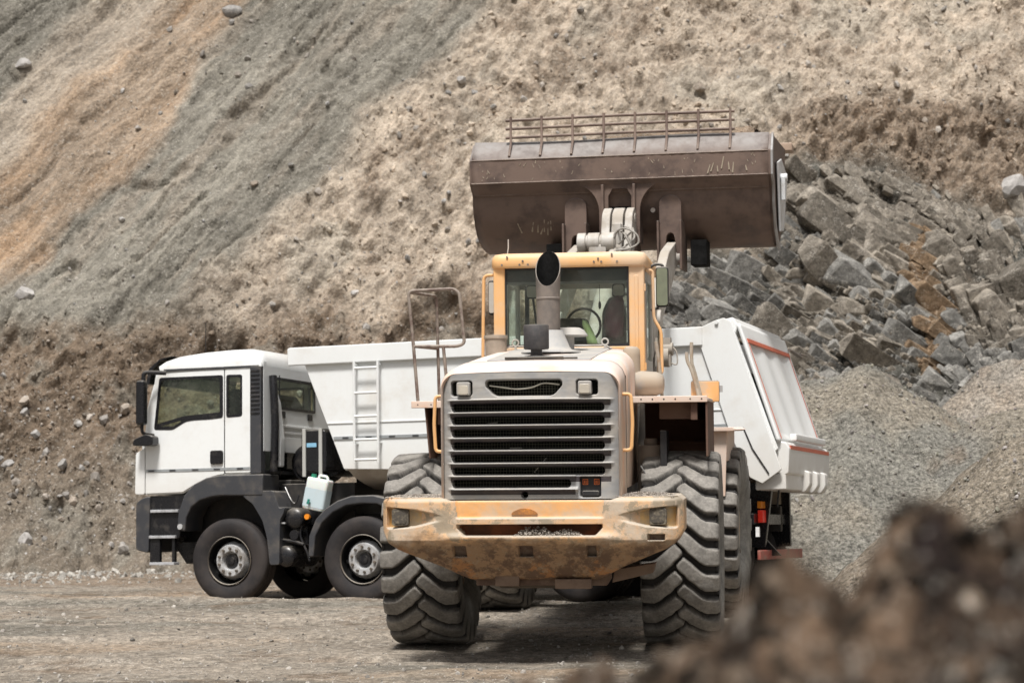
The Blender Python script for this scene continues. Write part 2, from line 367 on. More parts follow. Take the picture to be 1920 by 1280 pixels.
def cliff_field(x, z):
    """displacement along the slope normal and colour"""
    wx = x + .45 * fbm(x * .8, z * .8, 4, 5); wz = z + .45 * fbm(x * .8, z * .8, 4, 9)
    al = x * .62 + z * .79; ac = x * .79 - z * .62                     # along / across the fall line
    stre = fbm(ac * 1.6, al * .22, 5, 21); fine = fbm(x * 3.1, z * 3.1, 5, 31, .6); mid = fbm(x * .9, z * .9, 4, 41)
    clod1 = worley(wx * 3.2, wz * 3.2, 3); clod2 = worley(x * 7.5 + fine * .4, z * 7.5, 4)
    lump = np.sqrt(np.clip(1 - (clod1[0] / .62) ** 2, 0, 1)) * (clod1[2] > .45) * clod1[2]
    lump2 = np.sqrt(np.clip(1 - (clod2[0] / .6) ** 2, 0, 1)) * (clod2[2] > .35) * clod2[2]
    m_gr = sst(.35, -.35, polyside(wx, wz, greyR)) * sst(-.35, .35, polyside(wx, wz, orangeR))
    m_or = sst(.3, -.3, polyside(wx, wz, orangeR)) * sst(-.5, .5, polyside(wx, wz, orangeL))
    m_pk = sst(.5, -.5, polyside(wx, wz, orangeL)) * sst(-.4, .4, polyside(wx, wz, pinkL))
    m_dk = sst(.4, -.4, polyside(wx, wz, pinkL))
    m_tn = sst(-.35, .35, polyside(wx, wz, greyR))
    ztop = np.interp(x, [-12, -9.6, -8.3, -7.1, -5.4, -4., -2.6, -1.1, 0, 3], [4.6, 3.9, 3.6, 4.0, 3.9, 4.1, 3.9, 4.55, 4.4, 3.5])
    m_bs = sst(.45, -.25, wz - ztop + .35 * mid) * sst(4, 1.5, x)
    m_rk = sst(-.35, .25, inpoly(wx, wz, crop))
    # ---- displacement
    d = .28 * mid + .20 * stre + (.05 * fbm(ac * 4.5, al * .55, 5, 23, .6) + .05 * np.abs(fbm(ac * 2.2, al * .3, 4, 24))) * sst(3, -2, x) + .10 * fbm(ac * .7, al * .12, 3, 22) * sst(3, -4, x)
    d = d + m_tn * (1 - m_bs) * (.15 * fine + .16 * lump + .075 * lump2)
    d = d + (m_gr + m_dk) * (.05 * fine + .05 * lump2 * (fine > -.1) + .05 * lump * (clod1[2] > .8)) + (m_or + m_pk) * (.04 * fine + .05 * np.minimum(0, stre + .05))
    gl = vnoise(ac * 2.6, al * .5, 77); rid = np.abs(gl - .5) * 2
    d = d - .16 * sst(.16, .0, rid) * sst(.35, .7, vnoise(x * .9, z * .9, 78)) * (m_gr + .5 * m_or + m_dk)
    d = d + m_bs * (.30 * fbm(wx * 1.7, wz * 1.7, 5, 51, .6) + .10 * lump + .06 * lump2 - .12 * sst(.0, .5, wz - ztop + .55))
    # overhanging hollows under the tan crust
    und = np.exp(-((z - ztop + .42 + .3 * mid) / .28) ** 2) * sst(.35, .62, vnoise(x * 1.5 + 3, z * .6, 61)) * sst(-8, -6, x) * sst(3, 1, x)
    d = d - .42 * und
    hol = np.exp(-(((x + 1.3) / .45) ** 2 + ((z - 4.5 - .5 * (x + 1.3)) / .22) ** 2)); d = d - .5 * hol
    cl2 = sst(8.9, 8.2, z) * sst(5.9, 6.7, z) * sst(5, 6.5, x)
    d = d + cl2 * (.10 * lump + .05 * lump2 + .20 * fine) * (1 - m_rk)
    # ---- jointed rock
    ca, sa = .85, -.53
    p = wx * ca + wz * sa; q = -wx * sa + wz * ca
    p2 = x * ca + z * sa + .12 * fine; q2 = -x * sa + z * ca + .1 * fine
    vert = sst(7.6, 8.6, x + .25 * fine)                                # right part: upright folded bands
    pv = lerp(p, wz * .85, vert); qv = lerp(q, wx + .25 * np.sin(wz * 1.6), vert)
    wr = fbm(x * 1.5, z * 1.5, 4, 71); wq = fbm(x * 1.5, z * 1.5, 4, 72); pv = pv + .40 * wr; qv = qv + .22 * wq; p2 = p2 + .16 * wr; q2 = q2 + .14 * wq
    A = worley(pv * .95 + .3, qv * 1.55, 13); B = worley(p2 * 2.2, q2 * 3.4, 14); Cc = worley(p2 * 6.3, q2 * 8.5, 15)
    def blk(W, s, k, tp):
        t1 = (W[2] * 7.13 % 1 - .5) * 2; t2 = (W[2] * 13.7 % 1 - .75) * 2
        return ((.35 + .65 * W[2]) * s + k * (t1 * W[3] + t2 * W[4])) * sst(0, tp, W[1] - W[0])
    rk = blk(A, .30, .42, .13) + blk(B, .12, .24, .15) * (.4 + .9 * vnoise(x * .9, z * .9, 98)) + blk(Cc, .045, .10, .2) + .22 * fbm(x * .9, z * .9, 4, 99) - .2
    e1 = sst(.10, .0, A[1] - A[0]); e2 = sst(.10, .0, B[1] - B[0]); rk = rk - .10 * e1 - .04 * e2 + .03 * fine
    step = np.zeros(x.shape)
    for pl, h in (([(3.6, 6.2), (4.4, 5.68), (6.1, 4.56), (7.39, 3.8), (8.2, 3.5)], .42), ([(5.4, 7.05), (7.08, 6.82), (8.58, 5.75), (9.4, 5.5)], .36), ([(2.2, 4.7), (3.6, 4.1), (5.4, 3.0)], .3), ([(5.8, 3.4), (7, 2.9), (8, 3.1)], .25)):
        xs = [a for a, b in pl]; zs = [b for a, b in pl]; zc = np.interp(x, xs, zs); dz = z + .06 * fine - zc; on = sst(xs[0] - .3, xs[0] + .5, x) * sst(xs[-1] + .3, xs[-1] - .6, x)
        step = step + on * h * (sst(-.02, .04, dz) * np.exp(-np.clip(dz, 0, 9) / .9) - .7 * sst(.04, -.02, dz) * np.exp(np.clip(dz, -9, 0) / .30))
    rk = -.25 + .18 * fbm(x * .9, z * .9, 4, 99) + .05 * fine + .35 * step
    d = d * (1 - m_rk) + m_rk * (.1 * mid + rk + .12)
    # ---- colour
    c = np.tile(TAN, x.shape + (1,))
    c = mix3(c, GREY * 1.02, m_gr); c = mix3(c, ORG, m_or * .92); c = mix3(c, PNK * .98, m_pk); c = mix3(c, GREY * .86, m_dk)
    pat = fbm(x * .55, z * .55, 5, 91); pat2 = fbm(ac * 2.2, al * .35, 5, 92)
    c = mix3(c, PNK, np.clip(m_or * sst(-.35, .5, pat2), 0, 1) * .60); c = mix3(c, TAN * .8, m_gr * sst(.0, .35, pat2) * .45)
    c = mix3(c, GREY * .8, m_gr * sst(.05, -.35, pat) * .5)
    c = mix3(c, BRN * 1.2, m_tn * np.clip(sst(.0, .5, fbm(x * 1.9, z * 1.9, 5, 93, .7)) * .55, 0, 1))
    c = mix3(c, GREY * 1.3, m_tn * sst(.15, .4, pat) * .45)
    c = mix3(c, GREY * .95, m_tn * sst(1., -.2, polyside(wx, wz, greyR) + .6 * mid) * .5)
    c = mix3(c, BRN * 1.5, m_bs * .8); c = mix3(c, BRN * .8, m_bs * sst(.0, .4, fine) * .6); c = mix3(c, GREY * .95, m_bs * sst(.1, .45, fbm(x * 2.3, z * 2.3, 4, 95)) * .6)
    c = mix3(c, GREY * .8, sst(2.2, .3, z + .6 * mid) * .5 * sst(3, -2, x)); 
    c = mix3(c, BRN * 1.35, cl2 * .7); c = c * (1 + .10 * m_tn * (1 - cl2) * (1 - m_bs))[..., None]
    rc = np.tile(RCK, x.shape + (1,)) * (.82 + .40 * (A[2] - .3) + .45 * (B[2] - .5) + .2 * (Cc[2] - .5))[..., None]
    rc = mix3(rc, TAN * .75, sst(.50, .85, B[2] * .55 + .6 * vnoise(x * .8, z * .8, 96)) * .75)
    rc = mix3(rc, BRN * 1.5, vert * sst(-.1, .35, fbm(x * 1.2, z * .6, 4, 97)) * .7)
    os_ = np.exp(-((x - np.interp(z, [3, 3.9, 4.76, 5.87], [7.65, 8.0, 7.87, 8.15]) + .08 * fine) / np.interp(z, [3, 3.9, 4.8, 5.9], [.16, .3, .2, .07])) ** 2) * sst(2.7, 3.3, z) * sst(6.1, 5.7, z)
    rc = mix3(rc, np.array([.27, .165, .085]), np.clip(os_, 0, 1) * .9)
    rc = rc * (1 - .5 * np.clip(e1 + .6 * e2, 0, 1))[..., None]
    c = mix3(c, rc * .45, m_rk)  # base darkened so crevice shade between the blocks is in the colour
    rg_ = np.clip(m_tn + m_bs + cl2, 0, 1); s3 = fbm(ac * 5.5, al * .8, 5, 94, .6); c = c * (1 + .36 * fine * rg_ + (1 - rg_) * (.10 * fine + .42 * s3) + .22 * stre + .15 * pat)[..., None]
    c = c * (1 - .35 * np.clip(und + hol, 0, 1))[..., None]  # hollows darkened: their shade is painted into the colour
    return d, np.clip(c * .88, .02, .8)
xs = np.concatenate([np.arange(-34, -13.2, .6), np.arange(-13.2, 13.2, .045), np.arange(13.2, 34, .6)])
zs = np.concatenate([np.arange(-1.2, 12.6, .037), np.arange(12.6, 30, .6)])
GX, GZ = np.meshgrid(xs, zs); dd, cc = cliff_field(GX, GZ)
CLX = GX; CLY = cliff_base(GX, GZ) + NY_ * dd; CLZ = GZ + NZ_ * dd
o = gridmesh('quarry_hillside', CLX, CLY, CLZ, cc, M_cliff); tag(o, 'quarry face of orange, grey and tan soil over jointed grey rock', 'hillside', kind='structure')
def on_cliff(x, z):
    i = int(np.argmin(abs(zs - z))); j = int(np.argmin(abs(xs - x))); return Vector((CLX[i, j], CLY[i, j], CLZ[i, j]))

nq = lambda f, a, b, s: float(vnoise(np.array([a * f]), np.array([b * f]), s)[0])
# ---- the jointed rock: angular blocks lying along the bedding
def hull_unit(seed):
    import bmesh
    r = random.Random(seed); bm = bmesh.new()
    for _ in range(r.choice((9, 10, 11, 13, 15))):
        k = r.randrange(3); p = [r.uniform(-.85, .85) for _ in range(3)]; p[k] = r.choice((-1, 1)) * r.uniform(.75, 1); bm.verts.new(p)
    for sx in (-1, 1):
        for sz in (-1, 1): bm.verts.new((sx * r.uniform(.6, 1), -r.uniform(.6, 1), sz * r.uniform(.6, 1)))
    g = bmesh.ops.convex_hull(bm, input=bm.verts); bmesh.ops.delete(bm, geom=[v for v in bm.verts if not v.link_faces], context='VERTS')
    bmesh.ops.bevel(bm, geom=bm.edges[:], offset=.05, segments=1, affect='EDGES', clamp_overlap=True)
    bmesh.ops.triangulate(bm, faces=bm.faces); bm.verts.index_update()
    co = np.array([v.co[:] for v in bm.verts]); f = np.array([[v.index for v in q.verts] for q in bm.faces]); bm.free(); return co, f
units = [hull_unit(900 + i) for i in range(30)]; V = []; F = []; C = []; k = 0
for cnt, lo, hi in ((110, .24, .55), (1300, .10, .25), (6500, .04, .10)):
    n = 0
    while n < cnt:
        x = random.uniform(1.3, 13.5); z = random.uniform(1.2, 7.4)
        if float(inpoly(np.array([x]), np.array([z]), crop)[0]) < (.26 if lo > .2 else .0 if lo < .1 else .1) + .25 * random.random(): continue
        if lo < .1 and random.random() > float(sst(.35, .65, vnoise(np.array([x * .8]), np.array([z * .8]), 905))[0]) * .8 + .2: continue
        n += 1; s = lo + (hi - lo) * random.random() ** 1.6; p = on_cliff(x, z); up = float(sst(7.9, 8.8, np.array([x]))[0])
        a = lerp(R(32), R(80), up * .8) + random.gauss(0, .10); o1 = nq(.45, x, z, 921) - .5; o2 = nq(.45, x, z, 922) - .5; a += .5 * o1; e = Matrix.Rotation(a, 3, 'Y') @ Matrix.Rotation(random.gauss(0, .11) + 1.1 * o2, 3, 'X') @ Matrix.Rotation(random.gauss(.1, .13) + 1.1 * o1, 3, 'Z')
        u, f = units[random.randrange(30)]; dim = np.array([random.uniform(1., 1.7), random.uniform(.7, 1), random.uniform(.5, .85)]) * s
        if random.random() < .5: u = u * np.array([-1, 1, 1]); f = f[:, ::-1]
        v = (u * dim) @ np.array(e).T + np.array([p.x, p.y + (.60 - .45 * random.random()) * s, p.z]); V.append(v); F.append(f + k); k += len(v)
        g = random.uniform(.13, .27) * (.9 + .3 * float(vnoise(np.array([x * .9]), np.array([z * .9]), 907)[0])); t = float(vnoise(np.array([x * .75]), np.array([z * .75]), 906)[0]) + random.gauss(0, .12) > .60 - .2 * up; col = np.array((g, g * .97, g * .90)) if not t else np.array((g * 1.10, g * .98, g * .82)); 
        if abs(x - np.interp(z, [3, 3.9, 4.76, 5.87], [7.65, 8.0, 7.87, 8.15])) < .24 and 2.9 < z < 5.9: col = np.array((.26, .185, .12)) * random.uniform(.8, 1.1)
        C.append(np.tile(col, (len(v), 1)) * (1 + .12 * np.random.default_rng(n).normal(size=(len(v), 1))))
o = rawmesh('rock_outcrop', np.concatenate(V), np.concatenate(F), np.clip(np.concatenate(C), .03, .6), M_blkrock, smooth=False, k=3); tag(o, 'jointed grey and brown bedrock exposed behind the bucket and the tailgate', 'rock', kind='stuff')

# ---- soil clods on the rough parts of the slope
pts = []; sz = []; cl = []; nq = lambda f, a, b, s: float(vnoise(np.array([a * f]), np.array([b * f]), s)[0])
while len(pts) < 9500:
    x = random.uniform(-10, 11.5); z = random.uniform(.4, 11.8)
    pg = float(polyside(np.array([x]), np.array([z]), greyR)[0]); lowb = z < 4.2 and x < 1.5; brown = 6.6 < z < 8.9 and x > 5
    if pg < .1 and not lowb and random.random() > .05: continue
    if float(inpoly(np.array([x]), np.array([z]), crop)[0]) > .1: continue
    d_ = nq(1.1, x, z, 911) * .6 + nq(3.1, x, z, 912) * .4
    if random.random() > max(0, (d_ - .28) * 2.2) * (1.5 if brown or lowb else 1): continue
    s = min(.13 if brown else .10, .022 * (1 - random.random()) ** -.45); p = on_cliff(x, z); i = int(np.argmin(abs(zs - z))); j = int(np.argmin(abs(xs - x))); b_ = cc[i, j]
    pts.append((p.x, p.y + .15 * s, p.z)); sz.append(s); k_ = random.uniform(.85, 1.25); cl.append(tuple(np.clip(b_ * k_, .04, .6)))
scatter('soil_clods', pts, sz, cl, M_stone, 'crumbled soil clods lying over the rough tan and brown slope', 'soil')

# ---- ground
def truck_sw(x, y):
    dx, dy = x + 3.5, y - 25.1; c, s = math.cos(R(20)), math.sin(R(20)); return dx * c - dy * s, dx * s + dy * c
def ground_z(x, y):
    s, w = truck_sw(x, y); pl = -.14 + .022 * np.clip(s, -2, 6.5) - .05 * np.clip(w, 0, 2.6)
    m = sst(-.85, -.35, w + .15 * fbm(x * .5, y * .5, 3, 300))
    z = m * pl + .02 * (1 - m) * fbm(x * .4, y * .9, 4, 301)
    z = z - .03 * sst(25, 40, y)
    return z
def ground_all(x, y):
    fine = fbm(x * 2.2, y * 2.2, 5, 310, .6); tr = fbm(x * .35, y * 1.7, 5, 311)
    z = ground_z(x, y) + .022 * fine + .045 * tr * sst(13, 15, y)
    s, w = truck_sw(x, y)
    near = np.maximum(sst(.5, .25, np.abs(w)) * (s > -1) * (s < 7), sst(1, .3, np.abs(w - 2.25)) * (s > -1) * (s < 7)); z = z - .0 * near
    c = np.tile(np.array([.31, .27, .222]), x.shape + (1,))
    c = mix3(c, GREY * .72, sst(-.05, .30, tr + .45 * fine) * .8)
    c = mix3(c, np.array([.40, .30, .21]), sst(.1, .45, fbm(x * .25, y * .8, 4, 312)) * .6)
    c = mix3(c, BRN * 1.4, sst(26, 32, y) * sst(.4, -.1, fbm(x * .7, y * .7, 4, 313)) * .6)
    c = mix3(c, BRN * 1.1, sst(.28, .55, fbm(x * 1.3, y * 3.1, 4, 314)) * .6)
    for (x0, y0, sl, wv_) in ((0, 21.3, .03, .10), (0, 23.5, .04, .12), (0, 17.6, -.02, .08), (0, 19.4, -.03, .1), (-4, 24.2, .10, .1)):     # old wheel tracks crossing the yard
        q = y - (y0 + sl * (x - x0) + wv_ * np.sin(x * .35 + y0)); tk = np.exp(-(q / .17) ** 2); rim = np.exp(-((np.abs(q) - .27) / .07) ** 2); lg = .5 + .5 * np.sin((x + .9 * np.abs(q)) * 21)
        z = z - tk * (.030 + .018 * lg) + .022 * rim; c = mix3(c, GREY * .70, tk * .45 * sst(-.3, .3, tr + fine)); c = mix3(c, np.array([.42, .37, .31]), rim * .4)
    c = .88 * c * (1 + .32 * fine)[..., None]; return z, np.clip(c, .03, .7)
gx = np.concatenate([np.arange(-60, -9, 1.5), np.arange(-9, 10, .06), np.arange(10, 60, 1.5)])
gy = np.concatenate([np.arange(-30, 14, 1.2), np.arange(14, 37, .07), np.arange(37, 60, 1.5)])
X, Y = np.meshgrid(gx, gy); Z, c = ground_all(X, Y)
o = gridmesh('ground', X, Y, Z, c, M_ground); tag(o, 'packed tan and grey gravel floor of the quarry', 'ground', kind='structure')
# far ground sheet to the horizon
o = MB().add([(-900, -900, -.6), (900, -900, -.6), (900, 900, -.6), (-900, 900, -.6)], [(0, 1, 2, 3)]).build('terrain', M_stone); tag(o, kind='structure')
o.data.color_attributes.new('Col', 'FLOAT_COLOR', 'POINT'); o.data.color_attributes['Col'].data.foreach_set('color', [.33, .29, .24, 1] * 4)

# ---- gravel heaps at the right
def heap(name, x0, x1, y0, y1, step, hf, label, base=(.205, .197, .172), tint=(.27, .235, .185), cat='gravel heap'):
    X, Y = np.meshgrid(np.arange(x0, x1, step), np.arange(y0, y1, step)); Z = hf(X, Y)
    f = fbm(X * 3, Y * 3, 5, 401, .65); Z = Z + .035 * f + .012 * fbm(X * 11, Y * 11, 3, 402)
    c = np.tile(np.array(base), X.shape + (1,)); c = mix3(c, np.array(tint), sst(-.15, .35, fbm(X * .8, Y * .8, 5, 403)) * .7); c = mix3(c, BRN * 1.2, sst(.3, .6, fbm(X * 1.7, Y * .9, 5, 404)) * .45)
    c = c * (1 + .25 * f)[..., None]; return tag(gridmesh(name, X, Y, np.maximum(Z, -.5), np.clip(c, .03, .7), M_pile), label, cat)
def ridge(X, Y, pts, slope, rnd=.35):
    """height of a heap whose crest follows pts (x,y,z)"""
    best = np.full(X.shape, -9.)
    for (a, b) in zip(pts[:-1], pts[1:]):
        ex, ey = b[0] - a[0], b[1] - a[1]; t = np.clip(((X - a[0]) * ex + (Y - a[1]) * ey) / (ex * ex + ey * ey), 0, 1)
        d = np.hypot(X - a[0] - t * ex, Y - a[1] - t * ey); h = a[2] + (b[2] - a[2]) * t - slope * (np.sqrt(d * d + rnd * rnd) - rnd); best = np.maximum(best, h)
    return best
def hA(X, Y):
    g = fbm(X * .6, Y * .6, 4, 411); z = ridge(X, Y, [(2.6, 33.0, 1.9), (3.8, 32.8, 2.45), (4.8, 32.4, 2.78), (5.6, 32.2, 2.74), (6.5, 32.3, 2.25), (7.4, 32.4, 1.5)], .62) + .14 * g
    gul = np.abs(vnoise(X * 1.1 + .3 * g, Y * .25, 412) - .5); return z - .22 * sst(.12, 0, gul) + .22 * np.exp(-((X - 5.3 - .25 * (Y - 31)) / .35) ** 2) * sst(27.5, 30, Y)
def hB(X, Y):
    g = fbm(X * .7, Y * .7, 4, 421); z = ridge(X, Y, [(6.2, 30.6, .9), (6.9, 30.6, 1.75), (7.4, 30.8, 2.12), (8.6, 31, 2.3), (12, 31, 2.6)], .66) + .12 * g
    s = Y - 29.9 + .35 * fbm(X * 1.2, Y * 0, 3, 422) - .35 * (X - 7.3); return z - .28 * sst(.22, -.05, s) * sst(6.6, 7.3, X)
def hC(X, Y): return ridge(X, Y, [(5.35, 23.3, .2), (5.6, 23.4, .95), (5.9, 23.6, 1.55), (6.3, 23.8, 1.95), (7.4, 24, 2.3), (11, 24.4, 2.6)], .80) + .13 * fbm(X * 1.3, Y * 1.3, 5, 431)
heap('gravel_heap', -4, 13, 26.5, 38, .06, hA, 'broad grey gravel heap behind the tailgate of the tipper truck')
heap('gravel_heap', 3.0, 17, 26.0, 36, .06, hB, 'grey gravel heap with a dark scarp, right of the broad heap', (.19, .182, .16))
heap('soil_heap', 3.0, 15, 19.0, 29, .06, hC, 'light brown soil heap at the right edge, just behind the blurred mound', (.22, .19, .15), (.28, .235, .185), 'soil heap')
def hD(X, Y): return ridge(X, Y, [(7.4, 35.4, 2.0), (8.6, 35.3, 3.0), (10.5, 35.2, 3.1), (14, 35.2, 2.8)], .8) + .3 * fbm(X * 1.1, Y * 1.1, 5, 441)
heap('rubble_heap', 4.5, 18, 31, 39, .07, hD, 'pale pinkish rubble heap fallen at the foot of the rock face', (.32, .275, .225), (.27, .25, .22), 'rubble heap')

pts = []; sz = []; cl = []
for hf, xa, xb, ya, yb, n in ((hA, 1.5, 8, 28.5, 33.2, 1900), (hB, 6, 11, 27.5, 31, 1100), (hC, 5.0, 9, 20.5, 23.8, 1200), (hD, 6.5, 11, 33, 35.4, 900)):
    for _ in range(n):
        x, y = random.uniform(xa, xb), random.uniform(ya, yb); z = float(hf(np.array([[x]]), np.array([[y]]))[0, 0])
        if z < .02: continue
        s = min(.045, .009 * (1 - random.random()) ** -.5); pts.append((x, y, z + .02)); sz.append(s); g = random.uniform(.16, .42); cl.append((g, g * random.uniform(.88, .98), g * random.uniform(.74, .92)))
scatter('heap_gravel', pts, sz, cl, M_stone, 'coarser stones strewn over the gravel heaps at the right', 'gravel')
# ---- dark mound close to the camera
MS = .667
def hM(X, Y):
    z, a, b = hM0(X / MS, Y / MS); return 1.985 + (z - 1.97) * MS, a, b
def hM0(X, Y):
    yc = 3.3 + .12 * np.sin(X * 3)
    top = np.interp(X, [-6, -1.5, -.35, .0, .24, .33, .40, .47, .53, .58, .64, .68, .72, .77, .86, 1.1, 1.6, 2.4, 4, 7, 13], [-1.5, .6, 1.33, 1.46, 1.54, 1.61, 1.66, 1.665, 1.645, 1.66, 1.735, 1.785, 1.75, 1.715, 1.75, 1.81, 1.90, 1.95, 1.95, 1.7, -1.5])
    z = top - .62 * (np.sqrt((Y - yc) ** 2 + .02) - .14)
    a = worley(X * 9 + .6 * fbm(X * 6, Y * 6, 2, 453), Y * 9, 451); b = worley(X * 22, Y * 22, 452)
    lum = np.sqrt(np.clip(1 - (a[0] / .6) ** 2, 0, 1)) * a[2]; l2 = np.sqrt(np.clip(1 - (b[0] / .6) ** 2, 0, 1)) * b[2]
    z = z + .10 * lum + .03 * l2 + .09 * fbm(X * 4, Y * 4, 4, 454) + .06 * np.exp(-((X - .655) ** 2 + (Y - 3.3) ** 2) / .0016) + .03 * np.exp(-((X - .43) ** 2 + (Y - 3.3) ** 2) / .0012) - .03
    return z, lum, l2
X, Y = np.meshgrid(np.concatenate([np.arange(-6, -.5, .07), np.arange(-.5, 1.5, .011), np.arange(1.5, 12, .07)]), np.concatenate([np.arange(-1.8, 2.4, .06), np.arange(2.4, 4.2, .013), np.arange(4.2, 9.5, .07)])); X = X * MS; Y = Y * MS
Z, lum, l2 = hM(X, Y); f = fbm(X * 9, Y * 9, 5, 455, .65)
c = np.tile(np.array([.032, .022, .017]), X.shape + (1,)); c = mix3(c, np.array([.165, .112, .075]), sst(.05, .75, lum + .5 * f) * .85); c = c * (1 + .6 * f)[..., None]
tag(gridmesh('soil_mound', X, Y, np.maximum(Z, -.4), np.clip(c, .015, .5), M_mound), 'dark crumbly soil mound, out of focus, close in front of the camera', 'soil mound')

pts = []; sz = []; cl = []
for _ in range(4200):
    x = random.uniform(-.2, 1.15) * MS; y = random.uniform(2.55, 3.6) * MS; z = float(hM(np.array([[x]]), np.array([[y]]))[0][0, 0]); s = min(.022, .004 * (1 - random.random()) ** -.5)
    pts.append((x, y, z + .2 * s)); sz.append(s); g = random.choice((.02, .035, .06, .12)) * random.uniform(.8, 1.3); cl.append((g, g * .76, g * .56))
scatter('mound_crumbs', pts, sz, cl, M_stone, 'loose crumbs of dark soil on the out of focus mound', 'soil')
# ---- loose stones
pts = []; sz = []; cl = []
while len(pts) < 3600:
    x = random.uniform(-12.5, 12); z = random.uniform(0, 12) if random.random() < .6 else abs(random.gauss(0, 1.6)) - .1
    if x > 2 and z < 7.2: 
        if random.random() < .9: continue
    if z > 4.3 and float(polyside(np.array([x]), np.array([z]), greyR)[0]) < 0 and random.random() < .55: continue
    dens = .35 + .65 * float(vnoise(np.array([x * .8]), np.array([z * .8]), 501)[0])
    if random.random() > dens: continue
    p = on_cliff(x, z); s = min(.11, .016 * (1 - random.random()) ** -.55); s *= 1.25 if z < 2.5 else 1
    pts.append((p.x, p.y - .3 * s, p.z + .2 * s)); sz.append(s); g = random.uniform(.22, .46); t = random.random(); cl.append((g, g * lerp(.98, .86, t), g * lerp(.95, .72, t)))
scatter('slope_rubble', pts, sz, cl, M_stone, 'small loose stones strewn over the quarry slope', 'rubble')
pts = []; sz = []; cl = []
for i in range(5200):
    y = 15.3 + 14 * random.random() ** 1.3; x = random.uniform(-.27, .27) * y; z = float(ground_all(np.array([x]), np.array([y]))[0][0]); s = min(.035, .0065 * (1 - random.random()) ** -.5)
    pts.append((x, y, z + .1 * s)); sz.append(s); g = random.uniform(.12, .5); cl.append((g, g * .93, g * .84))
for i in range(1500):
    x = random.uniform(-12, -4); y = random.gauss(33, 1.0); z = float(ground_all(np.array([x]), np.array([y]))[0][0]); s = min(.1, .018 * (1 - random.random()) ** -.5)
    pts.append((x, y, z)); sz.append(s); g = random.uniform(.2, .5); cl.append((g, g * .95, g * .86))
scatter('ground_gravel', pts, sz, cl, M_stone, 'fine loose gravel scattered over the quarry floor', 'gravel')
BR = [((-6.05, 11.14), .34, 'pale grey boulder lodged at the top of the orange soil band', .36, 0), ((-5.16, 6.98), .13, 'single orange stone resting on the smooth grey scree', .40, 1),
      ((-9.3, 4.61), .30, 'whitish boulder low in the grey soil at the left edge', .50, 0), ((-8.15, .1), .19, 'upright pale stone standing at the slope foot left of the truck', .52, 0),
      ((3.95, 8.85), .22, 'tan stone lodged on the slope above the bucket grate', .36, 1), ((10.03, 6.43), .42, 'big pale blue-grey boulder jutting out at the right edge', .52, 0),
      ((-10.31, 9.67), .26, 'white block in the grey soil near the top left corner', .52, 0), ((-1.01, 9.23), .15, 'long white stone high on the tan slope', .55, 0),
      ((-.75, 9.0), .13, 'small bluish stone beside the long white stone', .36, 0), ((-2.99, 4.65), .13, 'small blue-white stone above the handrail of the loader', .55, 0),
      ((-7.73, 2.35), .14, 'dark stone half buried in the brown slope left of the truck cab', .2, 1), ((-8.89, 1.41), .20, 'flat grey stone near the left edge above the scree foot', .4, 0),
      ((-7.02, 9.23), .12, 'brown stone lying alone in the orange band', .2, 1), ((4.9, 9.9), .25, 'flat dark-tipped stone near the top edge right of centre', .3, 1)]
for i, ((x, z), s, lab, g, t) in enumerate(BR):
    co, f = rock_unit(40 + i, 3, .25); p = on_cliff(x, z)
    g *= .78; s *= .72 if i not in (5,) else 1.; sc = np.array([1, .8, .75 if i != 3 else 1.3]) * s; M = rotm(0, random.uniform(-.4, .4) if i != 3 else 0, random.uniform(0, 6)); v = (co @ M.T) * sc
    col = np.tile(np.array((g, g * (.96 if not t else .85), g * (.92 if not t else .70))), (len(v), 1))
    o = rawmesh('boulder', v, f, col, M_stone, smooth=False, k=3); o.location = (p.x, p.y - .15 * s, p.z + .1 * s); tag(o, lab, 'boulder', 'larger stones on the quarry slope')
    o.data.set_sharp_from_angle(angle=R(25)) ; o.data.polygons.foreach_set('use_smooth', [True] * len(o.data.polygons))
# ================================================================== WHEEL LOADER
DUST = (.44, .40, .34); DIRT = (.27, .215, .155)
M_org = surf('loader_paint', (.78, .43, .18), DUST, .35, 2.2, .42, updust=.55, dustcol=(.62, .52, .42), streak=.25, chips=(.16, .10, .07), chip_amt=.70)
M_hood = surf('faded_hood_paint', (.76, .45, .29), (.68, .56, .48), .65, 1.6, .45, updust=.75, dustcol=(.70, .62, .57), streak=.3, chips=(.20, .13, .09), chip_amt=.72)
M_cabp = surf('cab_paint', (.80, .46, .20), (.66, .50, .36), .4, 2., .4, updust=.5, dustcol=(.66, .56, .46), chips=(.2, .12, .08), chip_amt=.73)
M_bump = caked('caked_counterweight'); M_pock = surf('pocket_paint', (.66, .42, .16), (.45, .38, .28), .5, 6, .6, bmp=.2); M_sq = surf('square_recess', (.10, .06, .045), (.17, .13, .10), .6, 9, .9, bmp=.8); M_slot = surf('slot_rust', (.24, .085, .035), (.10, .05, .03), .5, 5, .8)
M_bumpo = surf('counterweight_panel_paint', (.80, .41, .15), (.52, .44, .34), .4, 3., .5, updust=.5, streak=.2, chips=(.22, .15, .10), chip_amt=.70)
M_gril = surf('grille_grey', (.30, .305, .31), (.40, .37, .33), .5, 3., .45, updust=.6, dustcol=(.52, .49, .45), streak=.35)
M_slat = surf('shaded_slat', (.034, .027, .031), (.10, .082, .072), .35, 4., .45, updust=.8, dustcol=(.34, .32, .30), streak=.1)  # slat bodies darkened: shade below each lip put into the colour
M_blk = surf('black_plastic', (.018, .018, .02), (.16, .14, .12), .25, 4., .5, updust=.6)
M_void = flat('dark_cavity', (.006, .006, .006), .9)  # near-black so openings and gaps look unlit: shade held in the colour
M_stk = surf('stack_steel', (.13, .115, .105), (.24, .20, .17), .5, 3, .5, updust=.3, streak=.3)
M_deck = surf('grey_deck', (.36, .37, .38), (.50, .48, .45), .5, 3, .5, updust=.5)
